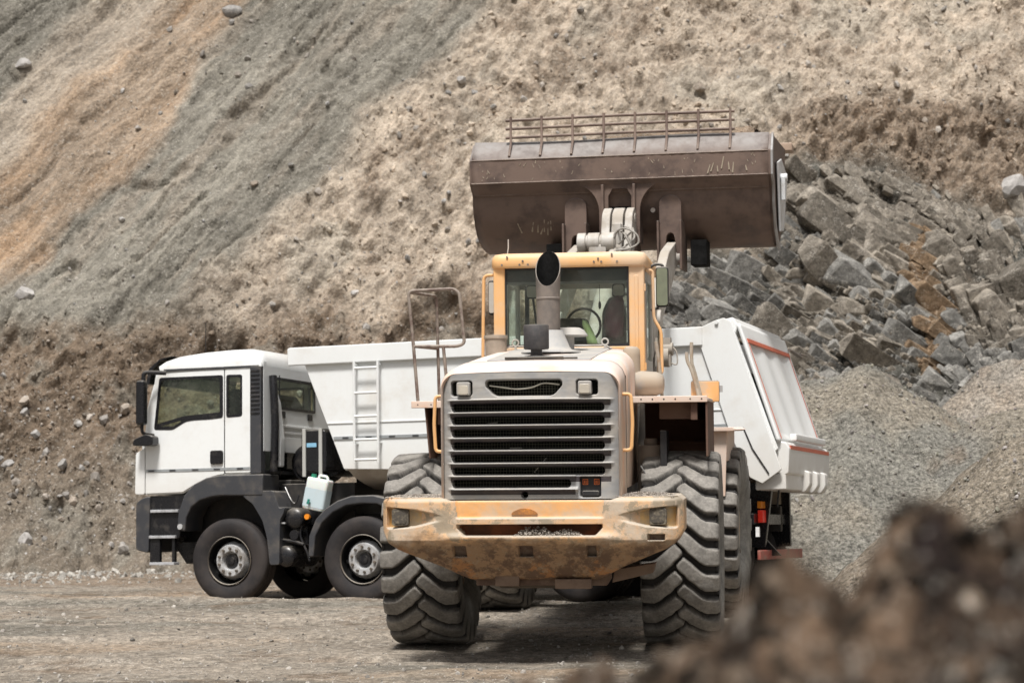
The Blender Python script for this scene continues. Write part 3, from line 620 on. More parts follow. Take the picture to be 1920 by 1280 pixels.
M_fund = surf('fender_underside', (.10, .052, .036), (.16, .10, .07), .4, 2., .75, bmp=.3)
M_tyre = None
M_rim = surf('rim_dusty_orange', (.42, .26, .16), (.38, .34, .28), .7, 4, .7)
M_arm = surf('arm_grey', (.50, .48, .45), (.34, .30, .25), .5, 3, .5, updust=.4)
M_buck = surf('bucket_steel', (.070, .046, .038), (.16, .112, .090), .6, 2.6, .55, updust=.8, dustcol=(.33, .32, .31), streak=.4, chips=(.36, .32, .24), chip_amt=.715, bmp=.3)
M_bar = surf('grate_steel', (.12, .08, .066), (.22, .16, .13), .5, 5, .55, updust=.6)
M_chas = surf('chassis_dirty', (.05, .042, .036), (.14, .115, .09), .5, 3, .8, updust=.6)
M_chro = flat('chrome', (.7, .7, .68), .2, 1.); M_rub = surf('hose_rubber', (.10, .10, .10), (.3, .28, .25), .4, 6, .6, updust=.4)
M_gls = glass('cab_glass', (.93, .97, .94)); M_lens = flat('lamp_lens', (.55, .50, .42), .15); M_lensd = surf('caked_lamp', (.20, .17, .12), (.07, .06, .05), .6, 30, .6, bmp=1.)
M_sym = flat('orange_symbol', (.75, .16, .03), .6); M_mar = flat('maroon_cloth', (.06, .012, .022), .9); M_vest = flat('green_vest', (.48, .62, .28), .8); M_whc = flat('white_cloth', (.6, .6, .58), .8)
M_mir = glass('mirror_dark', (.2, .2, .2)); M_stick = surf('weathered_wood', (.30, .22, .15), (.40, .36, .30), .6, 8, .8)
# tyre rubber: vertex colour carries the dust on the lug tops
m, nt, b = new_mat('dusty_rubber'); at = nt.nodes.new('ShaderNodeAttribute'); at.attribute_name = 'Col'
n1 = noise(nt, 7, 8, .7); n2 = noise(nt, 45, 6, .7); k = ramp(nt, n1, .3, .7, .65, 1.25); k2 = ramp(nt, n2, .3, .7, .8, 1.15); kk = math_(nt, 'MULTIPLY', k, k2)
cx = nt.nodes.new('ShaderNodeCombineXYZ'); [nt.links.new(kk, cx.inputs[i]) for i in range(3)]
nt.links.new(mixc(nt, 1., at.outputs['Color'], cx.outputs[0], 'MULTIPLY'), b.inputs['Base Color']); b.inputs['Roughness'].default_value = .8; bump(nt, b, n2, .35, .006); M_tyre = m

YR, YF = R(-7.5), R(-4.5)
loader = empty('wheel_loader', Matrix.Translation((.37, 18.7, 0)) @ Matrix.Rotation(YR, 4, 'Z'), 'dusty orange articulated wheel loader seen from behind with its bucket raised', 'wheel loader')
FM = Matrix.Translation((0, 1.75, 0)) @ Matrix.Rotation(YF, 4, 'Z')

# ---- lugged tyre
def lug_tyre(parent, Rr=.872, hw=.335):
    NL = 23; na = NL * 20; nc = 56
    th = np.linspace(0, 2 * np.pi, na, endpoint=False); v = np.linspace(-1, 1, nc)
    # cross-section: crown then shoulder and sidewalls
    side = [(.342, .835), (.345, .78), (.346, .73), (.348, .66), (.340, .56), (.315, .46), (.27, .385), (.25, .345)]
    cx = v * hw; cr = Rr - .012 * v ** 2 - .016 * np.clip((np.abs(v) - .9) / .1, 0, 1) ** 2
    px = np.concatenate([[-a for a, b in side[::-1]], cx, [a for a, b in side]]); pr = np.concatenate([[b for a, b in side[::-1]], cr, [b for a, b in side]])
    TH, PX = np.meshgrid(th, px, indexing='ij'); _, PR = np.meshgrid(th, pr, indexing='ij'); V = PX / hw
    a = TH / (2 * np.pi / NL); av = np.clip(np.abs(V), 0, 1)
    S = .62 * sst(.0, .75, av) + .06 * av
    a = -a; zig = -.13 * np.cos(2 * np.pi * a)
    right = V > zig; ph = (a + S + np.where(right, 0., .5)) % 1; pl = 2 * np.pi * Rr / NL
    dist = np.abs(ph - .5) * pl; gw = .034 + .022 * av
    lug = sst(gw * .55, gw * .55 + .018, dist)
    cg = sst(.008, .022, np.abs(V - zig) * hw); lug = np.minimum(lug, np.where(np.abs(V) < .5, cg, 1))
    tread = sst(.70, .80, PR); dep = .068 * (1 - lug) * tread
    crown = (np.abs(V) <= 1.0)
    # lug tops are slightly domed and unevenly worn
    rr = PR - np.where(crown, dep, dep * .5) + .006 * fbm(PX * 9, TH * 8, 3, 600) * lug * crown; xx = PX - np.where(~crown, np.sign(PX) * dep * .5, 0)
    xx = xx; bul = np.exp(-((np.abs(((TH + math.pi / 2 + math.pi) % (2 * math.pi)) - math.pi)) / .3) ** 2)   # flattened and bulging at the ground
    X = xx * (1 + .03 * bul); Zz = rr * np.sin(TH); Yy = rr * np.cos(TH); Zz = np.maximum(Zz, -Rr + .018)
    top = np.where(crown, lug, .8) * sst(.62, .72, PR); dustc = np.array([.225, .212, .192]); dk = np.array([.026, .024, .023])
    side_c = np.array([.19, .185, .17])
    c = mix3(np.tile(dk, X.shape + (1,)), dustc, np.clip(lug, 0, 1) ** 2.5); c = mix3(c, np.tile(side_c, X.shape + (1,)), 1 - sst(.68, .78, PR))
    c = c * (1 + .14 * fbm(PX * 6, TH * 5, 4, 601))[..., None]
    nr, ncx = X.shape; i = np.arange(nr)[:, None]; j = np.arange(ncx - 1)[None]; i2 = (i + 1) % nr
    q = np.stack([i * ncx + j, i * ncx + j + 1, i2 * ncx + j + 1, i2 * ncx + j], -1).reshape(-1, 4)
    co = np.stack([X, Yy, Zz], -1).reshape(-1, 3); return rawmesh('tyre', co, q, np.clip(c, .01, .6), M_tyre, parent)
def big_wheel(M, parent):
    t = empty('wheel', M, parent=parent); lug_tyre(t)
    RM = m = MB()
    for s in (-1, 1): m.lathe([(.35, s * .25), (.335, s * .262), (.32, s * .25), (.315, s * .16), (.29, s * .14), (.285, s * .05), (.20, s * .04), (.19, s * .12), (.12, s * .13), (0, s * .13)], 'x', (0, 0, 0), 40)
    m = RM.mat(1)
    for k in range(12):
        a = k * math.pi / 6
        for s in (-1, 1): m.cyl((s * .04, .24 * math.cos(a), .24 * math.sin(a)), (s * .075, .24 * math.cos(a), .24 * math.sin(a)), .016, n=6)
    m.build('rim', [M_rim, M_chas], t)
    MB().tube([(.262, .10, -.30), (.275, .12, -.27), (.275, .05, -.22)], .012).build('valve', M_chas, t); return t
w0 = big_wheel(Matrix.Translation((1.175, 0, .872)) , loader)
def copy_wheel(w, M):
    c = w.copy(); COL.objects.link(c); c.parent = w.parent; c.matrix_local = M
    for ch in w.children: d = ch.copy(); COL.objects.link(d); d.parent = c; d.matrix_local = ch.matrix_local
    return c
copy_wheel(w0, Matrix.Translation((-1.115, 0, .872)) @ Matrix.Rotation(R(9), 4, 'X'))
for s, a in ((1, 5), (-1, 12)): copy_wheel(w0, FM @ Matrix.Translation((1.15 * s + (.03 if s > 0 else -.03), 1.8, .872)) @ Matrix.Rotation(R(a), 4, 'X'))

# ---- counterweight / rear bumper as a relief
nr, nz = 330, 120
P, Q = np.meshgrid(np.linspace(-1, 1, nr), np.linspace(0, 1, nz)); Rr_ = P * 1.245; T = np.abs(Rr_)
bot = np.interp(T, [0, .53, .60, .76, 1.10, 1.19, 1.245], [.715, .715, .745, .83, .975, 1.03, 1.12]); topz = np.interp(T, [0, .66, .74, 1.2, 1.245], [1.375, 1.375, 1.40, 1.405, 1.37])
Zb = bot + (topz - bot) * Q
U = np.full(P.shape, -2.07)
U = U + .20 * np.clip((T - .98) / .265, 0, 1) ** 3                                    # ends sweep round
U = U + .32 * np.clip((1.055 - Zb) / .34, 0, 1) ** 1.15                                # belly slopes under
U = U - .030 * np.exp(-((Zb - 1.075) / .035) ** 2) * sst(.80, .6, T)                   # lip below the slot
cen = sst(.64, .58, T + .16 * (1.36 - Zb)) * sst(1.225, 1.245, Zb); U = U + .035 * cen                                    # stepped centre panel
slot = sst(.60, .575, T + .9 * np.clip(1.15 - Zb, 0, 1)) * sst(1.085, 1.098, Zb) * sst(1.185, 1.172, Zb)
U = U + .16 * slot
zl = 1.245; hh = np.interp(T, [.72, .95, 1.17], [.012, .062, .078])
pock = sst(.70, .98, T) * sst(1.205, 1.175, T) * sst(hh + .016, hh - .004, np.abs(Zb - zl + .01)); U = U + .085 * pock
for (c0, w_) in ((-.585, .05), (-.04, .055), (.50, .035), (1.03, .065)):
    zc = .96 if c0 < .9 else 1.075; sqm = (np.abs(Rr_ - c0) < w_) & (np.abs(Zb - zc) < (.046 if c0 < .9 else .024)); sqa = sqm if c0 == -.585 else (sqa | sqm); U = U + .06 * sst(w_ + .008, w_ - .004, np.abs(Rr_ - c0)) * sst(.052 if c0 < .9 else .028, .04 if c0 < .9 else .02, np.abs(Zb - zc))
U = U + .005 * fbm(Rr_ * 6, Zb * 6, 4, 700); U = U + .03 * sst(1.35, 1.40, Zb) ** 2; U = U + .02 * np.clip((bot + .02 - Zb) / .02, 0, 1)
co = np.stack([Rr_ + .025, U, Zb], -1)
back = co.copy(); back[..., 1] = np.maximum(-1.15 - .25 * np.clip((T - 1) / .24, 0, 1) , U + .01)
# join: front sheet, top deck, sides, bottom
allv = np.concatenate([co.reshape(-1, 3), back.reshape(-1, 3)]); n0 = nr * nz
i = (np.arange(nz - 1)[:, None] * nr + np.arange(nr - 1)[None]).ravel(); q1 = np.stack([i, i + 1, i + nr + 1, i + nr], -1)
mi = np.zeros(len(q1)); cq = lambda A: (A[:-1, :-1] + A[1:, 1:])[:, :].ravel() / 2
mi[cq(slot) > .7] = 2; mi[cq(pock) > .8] = 3; mi[cq(sqa.astype(float)) > .8] = 4; mi[(cq(cen) > .5)] = 1
tp = np.arange(nr - 1) + (nz - 1) * nr; bt = np.arange(nr - 1); sd = np.arange(nz - 1) * nr
def strip(e, st): return np.stack([e, e + st, e + st + n0, e + n0], -1)
q = np.concatenate([q1, strip(tp, 1), strip(bt, 1), strip(sd, nr), strip(sd + nr - 1, nr), q1 + n0]); mi = np.concatenate([mi, np.zeros(len(q) - len(q1))])
bmp_ = rawmesh('counterweight', allv, q, None, None, loader, True, mats=[M_bump, M_bumpo, M_slot, M_pock, M_sq], mi=mi); bmp_.data.set_sharp_from_angle(angle=R(40))
for x in (-1.045, 1.07):
    l = MB().prism(rrect(x - .07, x + .07, 1.175, 1.31, .025), 'y', -2.045, -1.98).prism(rrect(x - .052, x + .052, 1.19, 1.295, .02), 'y', -2.05, -2.04)
    l = l.build('work_light', M_lensd, loader, bev=.004); l['label'] = 'mud caked square lamp in the left pocket' if x < 0 else 'mud caked square lamp in the right pocket'
m = MB(); m.prism(rpoly([(-.13, 1.26), (-.11, 1.285), (-.05, 1.31), (.02, 1.31), (.07, 1.29), (.10, 1.26)], .02), 'y', -2.045, -2.0); m.build('paint_patch', surf('fresh_orange', (.80, .30, .04), (.2, .1, .05), .5, 9, .5), bmp_)
# hanging plates under the counterweight
m = MB(); m.prism([(-.74, .82), (-.47, .70), (-.47, .66), (.62, .66), (.66, .72), (.66, .80), (-.5, .80)], 'y', -1.70, -1.62); m.prism([(.66, .68), (1.0, .76), (1.02, .84), (.68, .79)], 'y', -1.66, -1.45)
m.box(-.3, -.1, -1.78, -1.70, .66, .76).box(.2, .5, -1.80, -1.70, .64, .72).build('underguard', surf('rusty_plate', (.10, .06, .042), (.20, .14, .10), .5, 4, .8, bmp=.5), loader, bev=.006)
# dirt lying on the counterweight
def crumbs(name, boxes, n, smax, mat, label, cat, zf=0):
    pts = []; sz = []; cl = []
    for (x0, x1, y0, y1, z0, h) in boxes:
        for _ in range(n):
            a, b_ = random.random(), random.random(); k = 4 * a * (1 - a) * 4 * b_ * (1 - b_); p = loader.matrix_world @ Vector((lerp(x0, x1, a), lerp(y0, y1, b_), z0 + random.random() * h * k))
            pts.append(p); s = random.uniform(.25, 1) ** 2 * smax; sz.append(s); g = random.uniform(.2, .42); cl.append((g, g * .9, g * .8))
    return scatter(name, pts, sz, cl, M_stone, label, cat)
bpy.context.view_layer.update()
crumbs('dirt', [(.72, 1.2, -2.0, -1.5, 1.40, .035), (-1.18, -.70, -2.0, -1.5, 1.40, .02)], 900, .016, None, 'loose grey dirt lying on both ends of the loader counterweight', 'dirt')
crumbs('dirt', [(-.10, .22, -2.06, -1.95, 1.09, .085), (.18, .45, -2.06, -1.95, 1.09, .05)], 600, .016, None, 'clumps of dirt caught in the slot of the loader counterweight', 'dirt')

# ---- grille as a relief
nr, nz = 300, 210; P, Q = np.meshgrid(np.linspace(-.70, .76, nr), np.linspace(1.385, 2.415, nz)); gc = .03
def rr_sdf(x, z, cx, cz, hx, hz, r): 
    qx = np.abs(x - cx) - hx + r; qz = np.abs(z - cz) - hz + r; return np.minimum(np.maximum(qx, qz), 0) + np.hypot(np.maximum(qx, 0), np.maximum(qz, 0)) - r
U = np.full(P.shape, -1.985); U = U + .10 * sst(.58, .76, np.abs(P - gc)) ** 2 * .7
hole = np.zeros(P.shape)
for k in range(7):
    zc = 2.135 - .1035 * k; x1 = .64 if k < 6 else .36; cxx = (-.62 + x1) / 2; hx = (x1 + .62) / 2
    d = rr_sdf(P, Q, cxx, zc - .004, hx, .034, .033); op = sst(.004, -.006, d); hole = np.maximum(hole, op)
    rg = sst(.70, .62, np.abs(P - gc)) if k < 6 else sst(.70, .62, np.abs(P - gc)) * (P < .40)
    q_ = Q - zc; U = U - .046 * rg * sst(.068, .060, q_) * np.clip((q_ - .022) / .036, 0, 1) ** 1.3
rg = sst(.70, .62, np.abs(P - gc)) * (P < .42); U = U - .045 * np.exp(-((Q - 1.462) / .012) ** 2) * rg
dtop = rr_sdf(P, Q, -.02, 2.285, .315 - .9 * np.clip(2.30 - Q, 0, .1), .066, .03); op = sst(.004, -.006, dtop); hole = np.maximum(hole, op)
for cx_, sg in ((-.535, 1), (.50, -1)):
    d = rr_sdf(P, Q, cx_, 2.288, .088 + sg * .0 - .25 * np.clip((P - cx_) * sg, 0, 1) * 0, .062, .025); hole = np.maximum(hole, sst(.004, -.006, d))
d = rr_sdf(P, Q, .52, 1.48, .085, .082, .015); hole = np.maximum(hole, sst(.004, -.006, d))
d = np.hypot(P + .02, Q - 1.418) - .027; hole = np.maximum(hole, sst(.003, -.005, d))
U = U + .085 * hole
slatmask = np.zeros(P.shape)
for k in range(8):
    zc = 2.135 - .1035 * k + .053; slatmask = np.maximum(slatmask, sst(.026, .022, np.abs(Q - (zc - .021))) * sst(.665, .655, np.abs(P - gc)) * ((P < .40) if k > 6 else 1))
U = U + .0035 * fbm(P * 5, Q * 14, 4, 710) + .004 * fbm(P * 2, Q * 2, 3, 711)
# trim to rounded top corners
keepd = rr_sdf(P, Q, gc, 1.9, .728, .512, .13); low = Q < 1.9; keep = (keepd < .0) | low
Xc = P.copy(); Zc = Q.copy()
i = (np.arange(nz - 1)[:, None] * nr + np.arange(nr - 1)[None]); kq = keep[:-1, :-1] & keep[1:, 1:] & keep[1:, :-1] & keep[:-1, 1:]
hm = (hole[:-1, :-1] + hole[1:, 1:]) / 2; sm = (slatmask[:-1, :-1] + slatmask[1:, 1:]) / 2
miq = np.zeros(i.shape); miq[sm > .5] = 1; kq &= ~(hm > .93)
i = i[kq]; q = np.stack([i, i + 1, i + nr + 1, i + nr], -1)
Zc = Zc + .010 * (1 - ((P - gc) / .73) ** 2) * sst(1.9, 2.4, Q)
gr = rawmesh('grille', np.stack([Xc, U, Zc], -1).reshape(-1, 3), q, None, None, loader, True, mats=[M_gril, M_slat], mi=miq[kq])
MB().prism(rrect(-.68, .74, 1.39, 2.38, .1), 'y', -1.84, -1.80).build('radiator', M_void, gr)
m = MB(); x = -.66
while x < .72: m.box(x, x + .0022, -1.900, -1.898, 1.42, 2.36); x += .024
z = 1.42
while z < 2.36: m.box(-.66, .72, -1.897, -1.895, z, z + .0022); z += .024
m.build('mesh_screen', flat('screen_wire', (.13, .13, .09), .6), gr)
for a, t, e in ((0, .25, .4), (2, .3, 0), (4, -.28, 0)):
    MB().tube([(-.35 + .1 * a, -1.89, 2.0 - .1 * a), (-.25 + .1 * a, -1.893, 2.06 - .1 * a - t * .2)], .004, 5).build('loose_wire', M_arm, gr)
MB().tube(catmull([(-.31, -1.93, 2.315), (-.2, -1.935, 2.300), (-.08, -1.94, 2.285), (.04, -1.94, 2.297), (.14, -1.935, 2.33), (.27, -1.93, 2.318)]), .006).build('cable', flat('pale_cable', (.6, .58, .5)), gr)
for cx_ in (-.515, .485):
    m = MB().prism(rrect(cx_ - .055, cx_ + .055, 2.235, 2.345, .02), 'y', -2.03, -1.93); m.build('lamp_housing', M_gril, gr, bev=.008)
    m = MB().prism(rrect(cx_ - .042, cx_ + .042, 2.243, 2.318, .015), 'y', -2.036, -2.028); m.build('headlight', M_lens, loader, bev=.004)
    MB().prism(rrect(cx_ - .09, cx_ + .085, 2.22, 2.35, .03), 'y', -1.915, -1.905).build('lamp_recess', M_void, gr)
MB().prism(rrect(.437, .603, 1.40, 1.56, .01), 'y', -1.93, -1.91).prism(rrect(.45, .59, 1.405, 1.45, .02), 'y', -1.985, -1.93).build('control_panel', M_blk, loader, bev=.006)
for x0 in (.452, .545):
    m = MB()   # two square warning symbols
    m.prism(rrect(x0, x0 + .045, 1.497, 1.545, .004), 'y', -1.934, -1.931, holes=[rrect(x0 + .006, x0 + .039, 1.503, 1.539, .003)])
    m.box(x0 + .012, x0 + .022, -1.934, -1.931, 1.508, 1.533).box(x0 + .026, x0 + .034, -1.934, -1.931, 1.508, 1.520).box(x0 + .026, x0 + .034, -1.934, -1.931, 1.524, 1.533)
    m.build('warning_symbol', M_sym, gr)

# ---- engine hood: rounded section swept forward
def hood_ring(u, hw, zt, zb, r, n=8, c=.03):
    p = [(c - hw, zb)]
    for k in range(n + 1): a = math.pi - math.pi / 2 * k / n; p.append((c - hw + r + r * math.cos(a), zt - r + r * math.sin(a)))
    for k in range(1, 6): x = lerp(-hw + r, hw - r, k / 6); p.append((c + x, zt + .012 * (1 - (x / (hw - r)) ** 2)))
    for k in range(n + 1): a = math.pi / 2 - math.pi / 2 * k / n; p.append((c + hw - r + r * math.cos(a), zt - r + r * math.sin(a)))
    p.append((c + hw, zb)); return [(x, u, z) for x, z in p]
rings = [hood_ring(-1.955, .722, 2.400, 1.40, .125), hood_ring(-1.98, .735, 2.415, 1.39, .13), hood_ring(-1.965, .742, 2.432, 1.38, .135), hood_ring(-1.92, .745, 2.452, 1.38, .14), hood_ring(-1.80, .745, 2.475, 1.38, .15), hood_ring(-1.5, .742, 2.515, 1.38, .16), hood_ring(-1.36, .74, 2.53, 1.38, .16)]
m = MB().loft(rings, close=False, cap=False); m.build('front_cowl', M_hood, loader, ang=50, solid=.01)
rings = [hood_ring(-1.345, .738, 2.525, 1.45, .15), hood_ring(-.6, .725, 2.60, 1.45, .17), hood_ring(.1, .71, 2.66, 1.45, .18), hood_ring(.62, .70, 2.70, 1.45, .18)]
MB().loft(rings, close=False, cap=False).build('engine_hood', M_hood, loader, ang=50, solid=.01)
m = MB().prism([(-.42, -1.30), (.47, -1.30), (.50, .56), (-.40, .56)], 'z', lambda p: 2.535 + .088 * (p[1] + 1.3) , lambda p: 2.549 + .088 * (p[1] + 1.3)); dk = m.build('hood_deck', M_deck, loader, bev=.004)
MB().box(-.26, .24, -1.345, -1.31, 2.545, 2.568).box(.24, .36, -1.34, -1.31, 2.548, 2.562).build('gap_shade', M_chas, dk)  # solid dark strips standing in for the shaded gap behind the cowl
m = MB()
for x in (-.40, .46):
    m = MB(); m.lathe([(.030 + .008 * math.cos(a), .008 * math.sin(a)) for a in [i * math.pi / 4 for i in range(9)]], 'y', (x * .95 + (.0 if x < 0 else .02), .30, 2.755), 18); m.cyl((x * .95 + (.0 if x < 0 else .02), .30, 2.68), (x * .95 + (.0 if x < 0 else .02), .30, 2.725), .011, n=8).build('lifting_eye', M_arm, loader)
pass
m = MB(); m.tube(fillet([(-.5, .34, 2.70), (-.45, .36, 2.725), (.45, .36, 2.725), (.5, .34, 2.70)], .03), .009).build('hood_rod', M_arm, loader)
# panel gaps, hood side
MB().box(.765, .772, -1.35, -1.343, 1.45, 2.40).build('panel_gap', M_void, loader)
for s in (-1, 1):
    x = .03 + s * .745; xx = x + s * .07
    MB().tube(fillet([(x, -1.80, 2.235), (xx, -1.80, 2.235), (xx + s * .012, -1.80, 2.0), (xx, -1.80, 1.775), (x, -1.80, 1.775)], .05, 6), .015, 10).build('grab_handle', M_cabp, loader)

# ---- exhaust and intakes on the hood
m = MB(); n = 28; r = .107; zc_lo, zc_hi = 3.235, 3.565
rg = [[(r * math.cos(t) + .0, -.3 + r * math.sin(t), z) for t in [2 * math.pi * k / n for k in range(n)]] for z in (2.60, 3.12)]
cut = [(r * math.cos(t) * (1.06) , -.3 + r * math.sin(t), lerp(zc_lo, zc_hi, (math.sin(t) + 1) / 2) ) for t in [2 * math.pi * k / n for k in range(n)]]
inner = [((x) * .93, -.3 + (y + .3) * .93, z) for x, y, z in cut]; inlow = [(x, y, 3.0) for x, y, z in inner]
m.loft([rg[0], rg[1], cut], cap=False); m.loft([cut, inner], cap=False); m.mat(1).loft([[(x * .995, -.3 + (y + .3) * .995, z - .002) for x, y, z in inner], inlow], cap=False).add(inlow, [tuple(range(n))])
ex = m.build('exhaust_stack', [M_stk, M_void], loader, ang=50)
m = MB().lathe([(.108, 3.115), (.112, 3.12), (.112, 3.132), (.108, 3.137)], 'z', (0, -.3, 0), 28); m.build('seam_ring', M_stk, ex)
MB().lathe([(.112, 2.84), (.125, 2.80), (.17, 2.69), (.19, 2.665), (.26, 2.655), (.27, 2.645), (.27, 2.635)], 'z', (.02, -.3, 0), 32).build('exhaust_cone', M_deck, ex, ang=50)
MB().lathe([(0, 2.86), (.104, 2.86), (.112, 2.85), (.112, 2.655), (.105, 2.645), (.05, 2.64), (.05, 2.60), (.075, 2.59), (.08, 2.575), (0, 2.575)], 'z', (-.055, -.78, .008), 32).build('air_precleaner', surf('matt_black', (.035, .033, .036), (.10, .09, .085), .4, 5, .6, updust=.3), loader, ang=40)
MB().lathe([(0, 2.885), (.11, 2.88), (.15, 2.86), (.185, 2.81), (.18, 2.80), (.06, 2.80), (.06, 2.62), (0, 2.62)], 'z', (.13, .12, 0), 32).build('rain_cap', M_deck, loader, ang=40)
MB().lathe([(0, 2.83), (.11, 2.83), (.113, 2.82), (.113, 2.80), (.103, 2.795), (.10, 2.60), (.03, 2.59), (0, 2.5)], 'z', (-.565, .3, 0), 28).build('breather_canister', surf('dusty_canister', (.42, .34, .27), (.30, .25, .2), .6, 5, .7, updust=.3), loader, ang=40)
# big dust coloured air duct at the right
M_duct = surf('dusty_duct', (.27, .26, .25), (.36, .29, .22), .7, 3, .7, updust=.5)
m = MB().lathe([(0, 2.71), (.05, 2.705), (.078, 2.68), (.082, 2.62), (.082, 2.40), (.10, 2.25), (0, 2.25)], 'z', (.70, .32, 0), 24)
m.loft([[(x, .32 + .15 * math.cos(t) * k, 2.36 + h * math.sin(t)) for t in [2 * math.pi * j / 20 for j in range(20)]] for x, h, k in ((.70, .12, 1), (.80, .12, 1), (.93, .11, 1), (.99, .085, .8), (1.0, .05, .5))]).build('air_duct', M_duct, loader, ang=60)

# ---- fenders with platforms
m = MB(); m.prism(rpoly([(.775, -.62), (1.42, -.62), (1.44, -.58), (1.44, 1.0), (.775, 1.0)], .03), 'z', 2.185, 2.215)
m.box(.775, 1.43, -.650, -.62, 2.175, 2.232); m.mat(1).box(.775, 1.42, .96, .99, 1.1, 2.185).box(1.412, 1.432, -.635, .96, 1.70, 2.185).box(1.28, 1.34, -.60, .9, 2.02, 2.18).box(.80, 1.40, .90, .96, 1.80, 1.83)
m.prism([(.95, 2.185), (1.30, 2.185), (1.30, 2.10)], 'y', -.2, -.17).box(1.0, 1.33, -.5, -.48, 2.03, 2.185)
fd = m.build('fender', [M_hood, M_fund], loader, bev=.006)
for x in (.85, .95, 1.05, 1.15, 1.28, 1.38): MB().cyl((x, -.652, 2.205), (x, -.648, 2.205), .007, n=10).build('bolt_hole', M_void, fd)
m = MB(); m.prism(rpoly([(-1.20, -.62), (-.73, -.62), (-.73, 1.0), (-1.22, 1.0)], .03), 'z', 2.165, 2.19); m.box(-1.20, -.73, -.65, -.62, 2.15, 2.212)
m.mat(1).box(-1.10, -.72, .96, .99, 1.1, 2.165).prism([(-1.09, 2.165), (-1.075, 2.165), (-1.035, 1.70), (-1.05, 1.70)], 'y', -.60, .9).box(-.98, -.92, -.55, .9, 2.0, 2.15)
fd = m.build('fender', [M_hood, M_fund], loader, bev=.006)
for x in (-1.14, -1.02): MB().cyl((x, -.652, 2.18), (x, -.648, 2.18), .006, n=10).build('bolt_hole', M_void, fd)
# left handrail
M_rail = surf('rail_worn', (.13, .085, .07), (.30, .26, .22), .5, 9, .6, updust=.5)
m = MB(); m.tube(fillet([(-1.27, .10, 2.19), (-1.31, .10, 2.73), (-1.355, .10, 3.245), (-.93, .10, 3.26), (-.875, .10, 3.22), (-.83, .10, 2.75), (-.90, .10, 2.725), (-1.31, .10, 2.73)], .05, 5), .0155, 10)
m.tube(fillet([(-1.345, .10, 3.235), (-1.20, .75, 3.235), (-1.18, .75, 2.19)], .06, 5), .0155, 10).tube([(-1.31, .10, 2.73), (-1.19, .75, 2.73)], .013, 8).tube([(-1.03, .10, 2.73), (-1.0, .10, 2.40), (-1.0, .12, 2.19)], .0155, 10)
m.build('handrail', M_rail, loader, ang=60)
# right side marker box, sticks standing behind the fender
MB().prism(rrect(1.24, 1.50, 2.19, 2.38, .012), 'y', .45, .62).build('orange_box', M_bumpo, loader, bev=.006).name = 'battery_box'
MB().box(1.25, 1.49, .46, .61, 2.382, 2.388).box(1.502, 1.53, .5, .56, 2.28, 2.34).build('box_lid', M_deck, loader)
LW = loader.matrix_world
for nm, pts, lab in (('wooden_stick', [(.98, .35, 2.20), (.96, .33, 2.5), (.93, .3, 2.75)], 'bent wooden stick beside the loader cab, nearest to the cab'),
                     ('wooden_stick', [(1.345, .40, 2.19), (1.28, .38, 2.46), (1.255, .36, 2.56), (1.255, .36, 2.74)], 'tall wooden stick standing in front of the orange box on the fender'),
                     ('wooden_stick', [(1.33, .36, 2.19), (1.26, .36, 2.46), (1.215, .36, 2.57), (1.21, .36, 2.65)], 'shorter wooden stick crossing behind the tall one on the fender')):
    s_ = MB().tube(catmull([LW @ Vector(p) for p in pts], 4), .017, 10).build(nm, M_stick); tag(s_, lab, 'wooden stick', 'sticks on the right fender')
# parts seen between hood and right wheel
MB().cyl((.90, -.15, 1.25), (.90, -.15, 1.80), .12, n=24).cyl((.90, -.15, 1.80), (.90, -.15, 1.86), .06, n=20).build('hydraulic_filter', surf('filter_grey', (.22, .19, .17), (.30, .25, .2), .6, 5, .7), loader, bev=.008)
MB().box(1.00, 1.06, -.45, -.1, 1.0, 1.93).build('fender_bracket', M_blk, loader, bev=.006)
MB().tube(catmull([(.83, -.5, 1.62), (.87, -.52, 1.55), (.93, -.5, 1.42), (.95, -.48, 1.36)]), .008).build('hose', M_rub, loader)
# chassis, axles
m = MB(); m.box(-.42, .42, -1.75, 1.2, .78, 1.40).box(-.60, .66, -1.4, -.2, 1.05, 1.5).prism([(-.3, .62), (.3, .62), (.42, .8), (-.42, .8)], 'y', -1.5, 1.0).build('rear_frame', M_chas, loader, bev=.02)
m = MB().cyl((-1.05, 0, .872), (.95, 0, .872), .17, n=24).sphere((-.07, -.02, .85), .34, 24, (1, .9, .95)).build('rear_axle', M_chas, loader)
MB().box(-.62, .68, -1.85, -1.3, .9, 1.4).build('radiator_frame', M_chas, loader)
m = MB(); m.box(-.40, .40, .1, 2.6, .70, 1.45).box(-.35, .35, 1.3, 2.3, 1.4, 2.5).build('front_frame', M_chas, loader, bev=.02, M=FM)
MB().cyl((-1.05, 1.8, .872), (1.0, 1.8, .872), .17, n=24).sphere((0, 1.78, .85), .34, 24, (1, .9, .95)).build('front_axle', M_chas, loader, M=FM)
MB().cyl((0, 1.75, .6), (0, 1.75, 1.5), .16, n=20).build('pivot_pin', M_chas, loader)
m = MB(); m.mat(0).prism(rpoly([(1.18, 1.24), (1.41, 1.24), (1.44, 1.94), (1.20, 1.94)], .01), 'y', .98, 1.0).prism([(1.20, 1.95), (1.50, 1.95), (1.55, 1.925), (1.50, 1.91), (1.20, 1.91)], 'y', .90, 1.9).box(1.36, 1.42, 1.0, 1.9, 1.6, 1.91).build('front_fender', M_hood, loader, bev=.005, M=FM)
m = MB(); m.prism([(-1.20, 1.95), (-1.50, 1.95), (-1.50, 1.91), (-1.20, 1.91)], 'y', .90, 1.9).build('front_fender', M_hood, loader, bev=.005, M=FM)

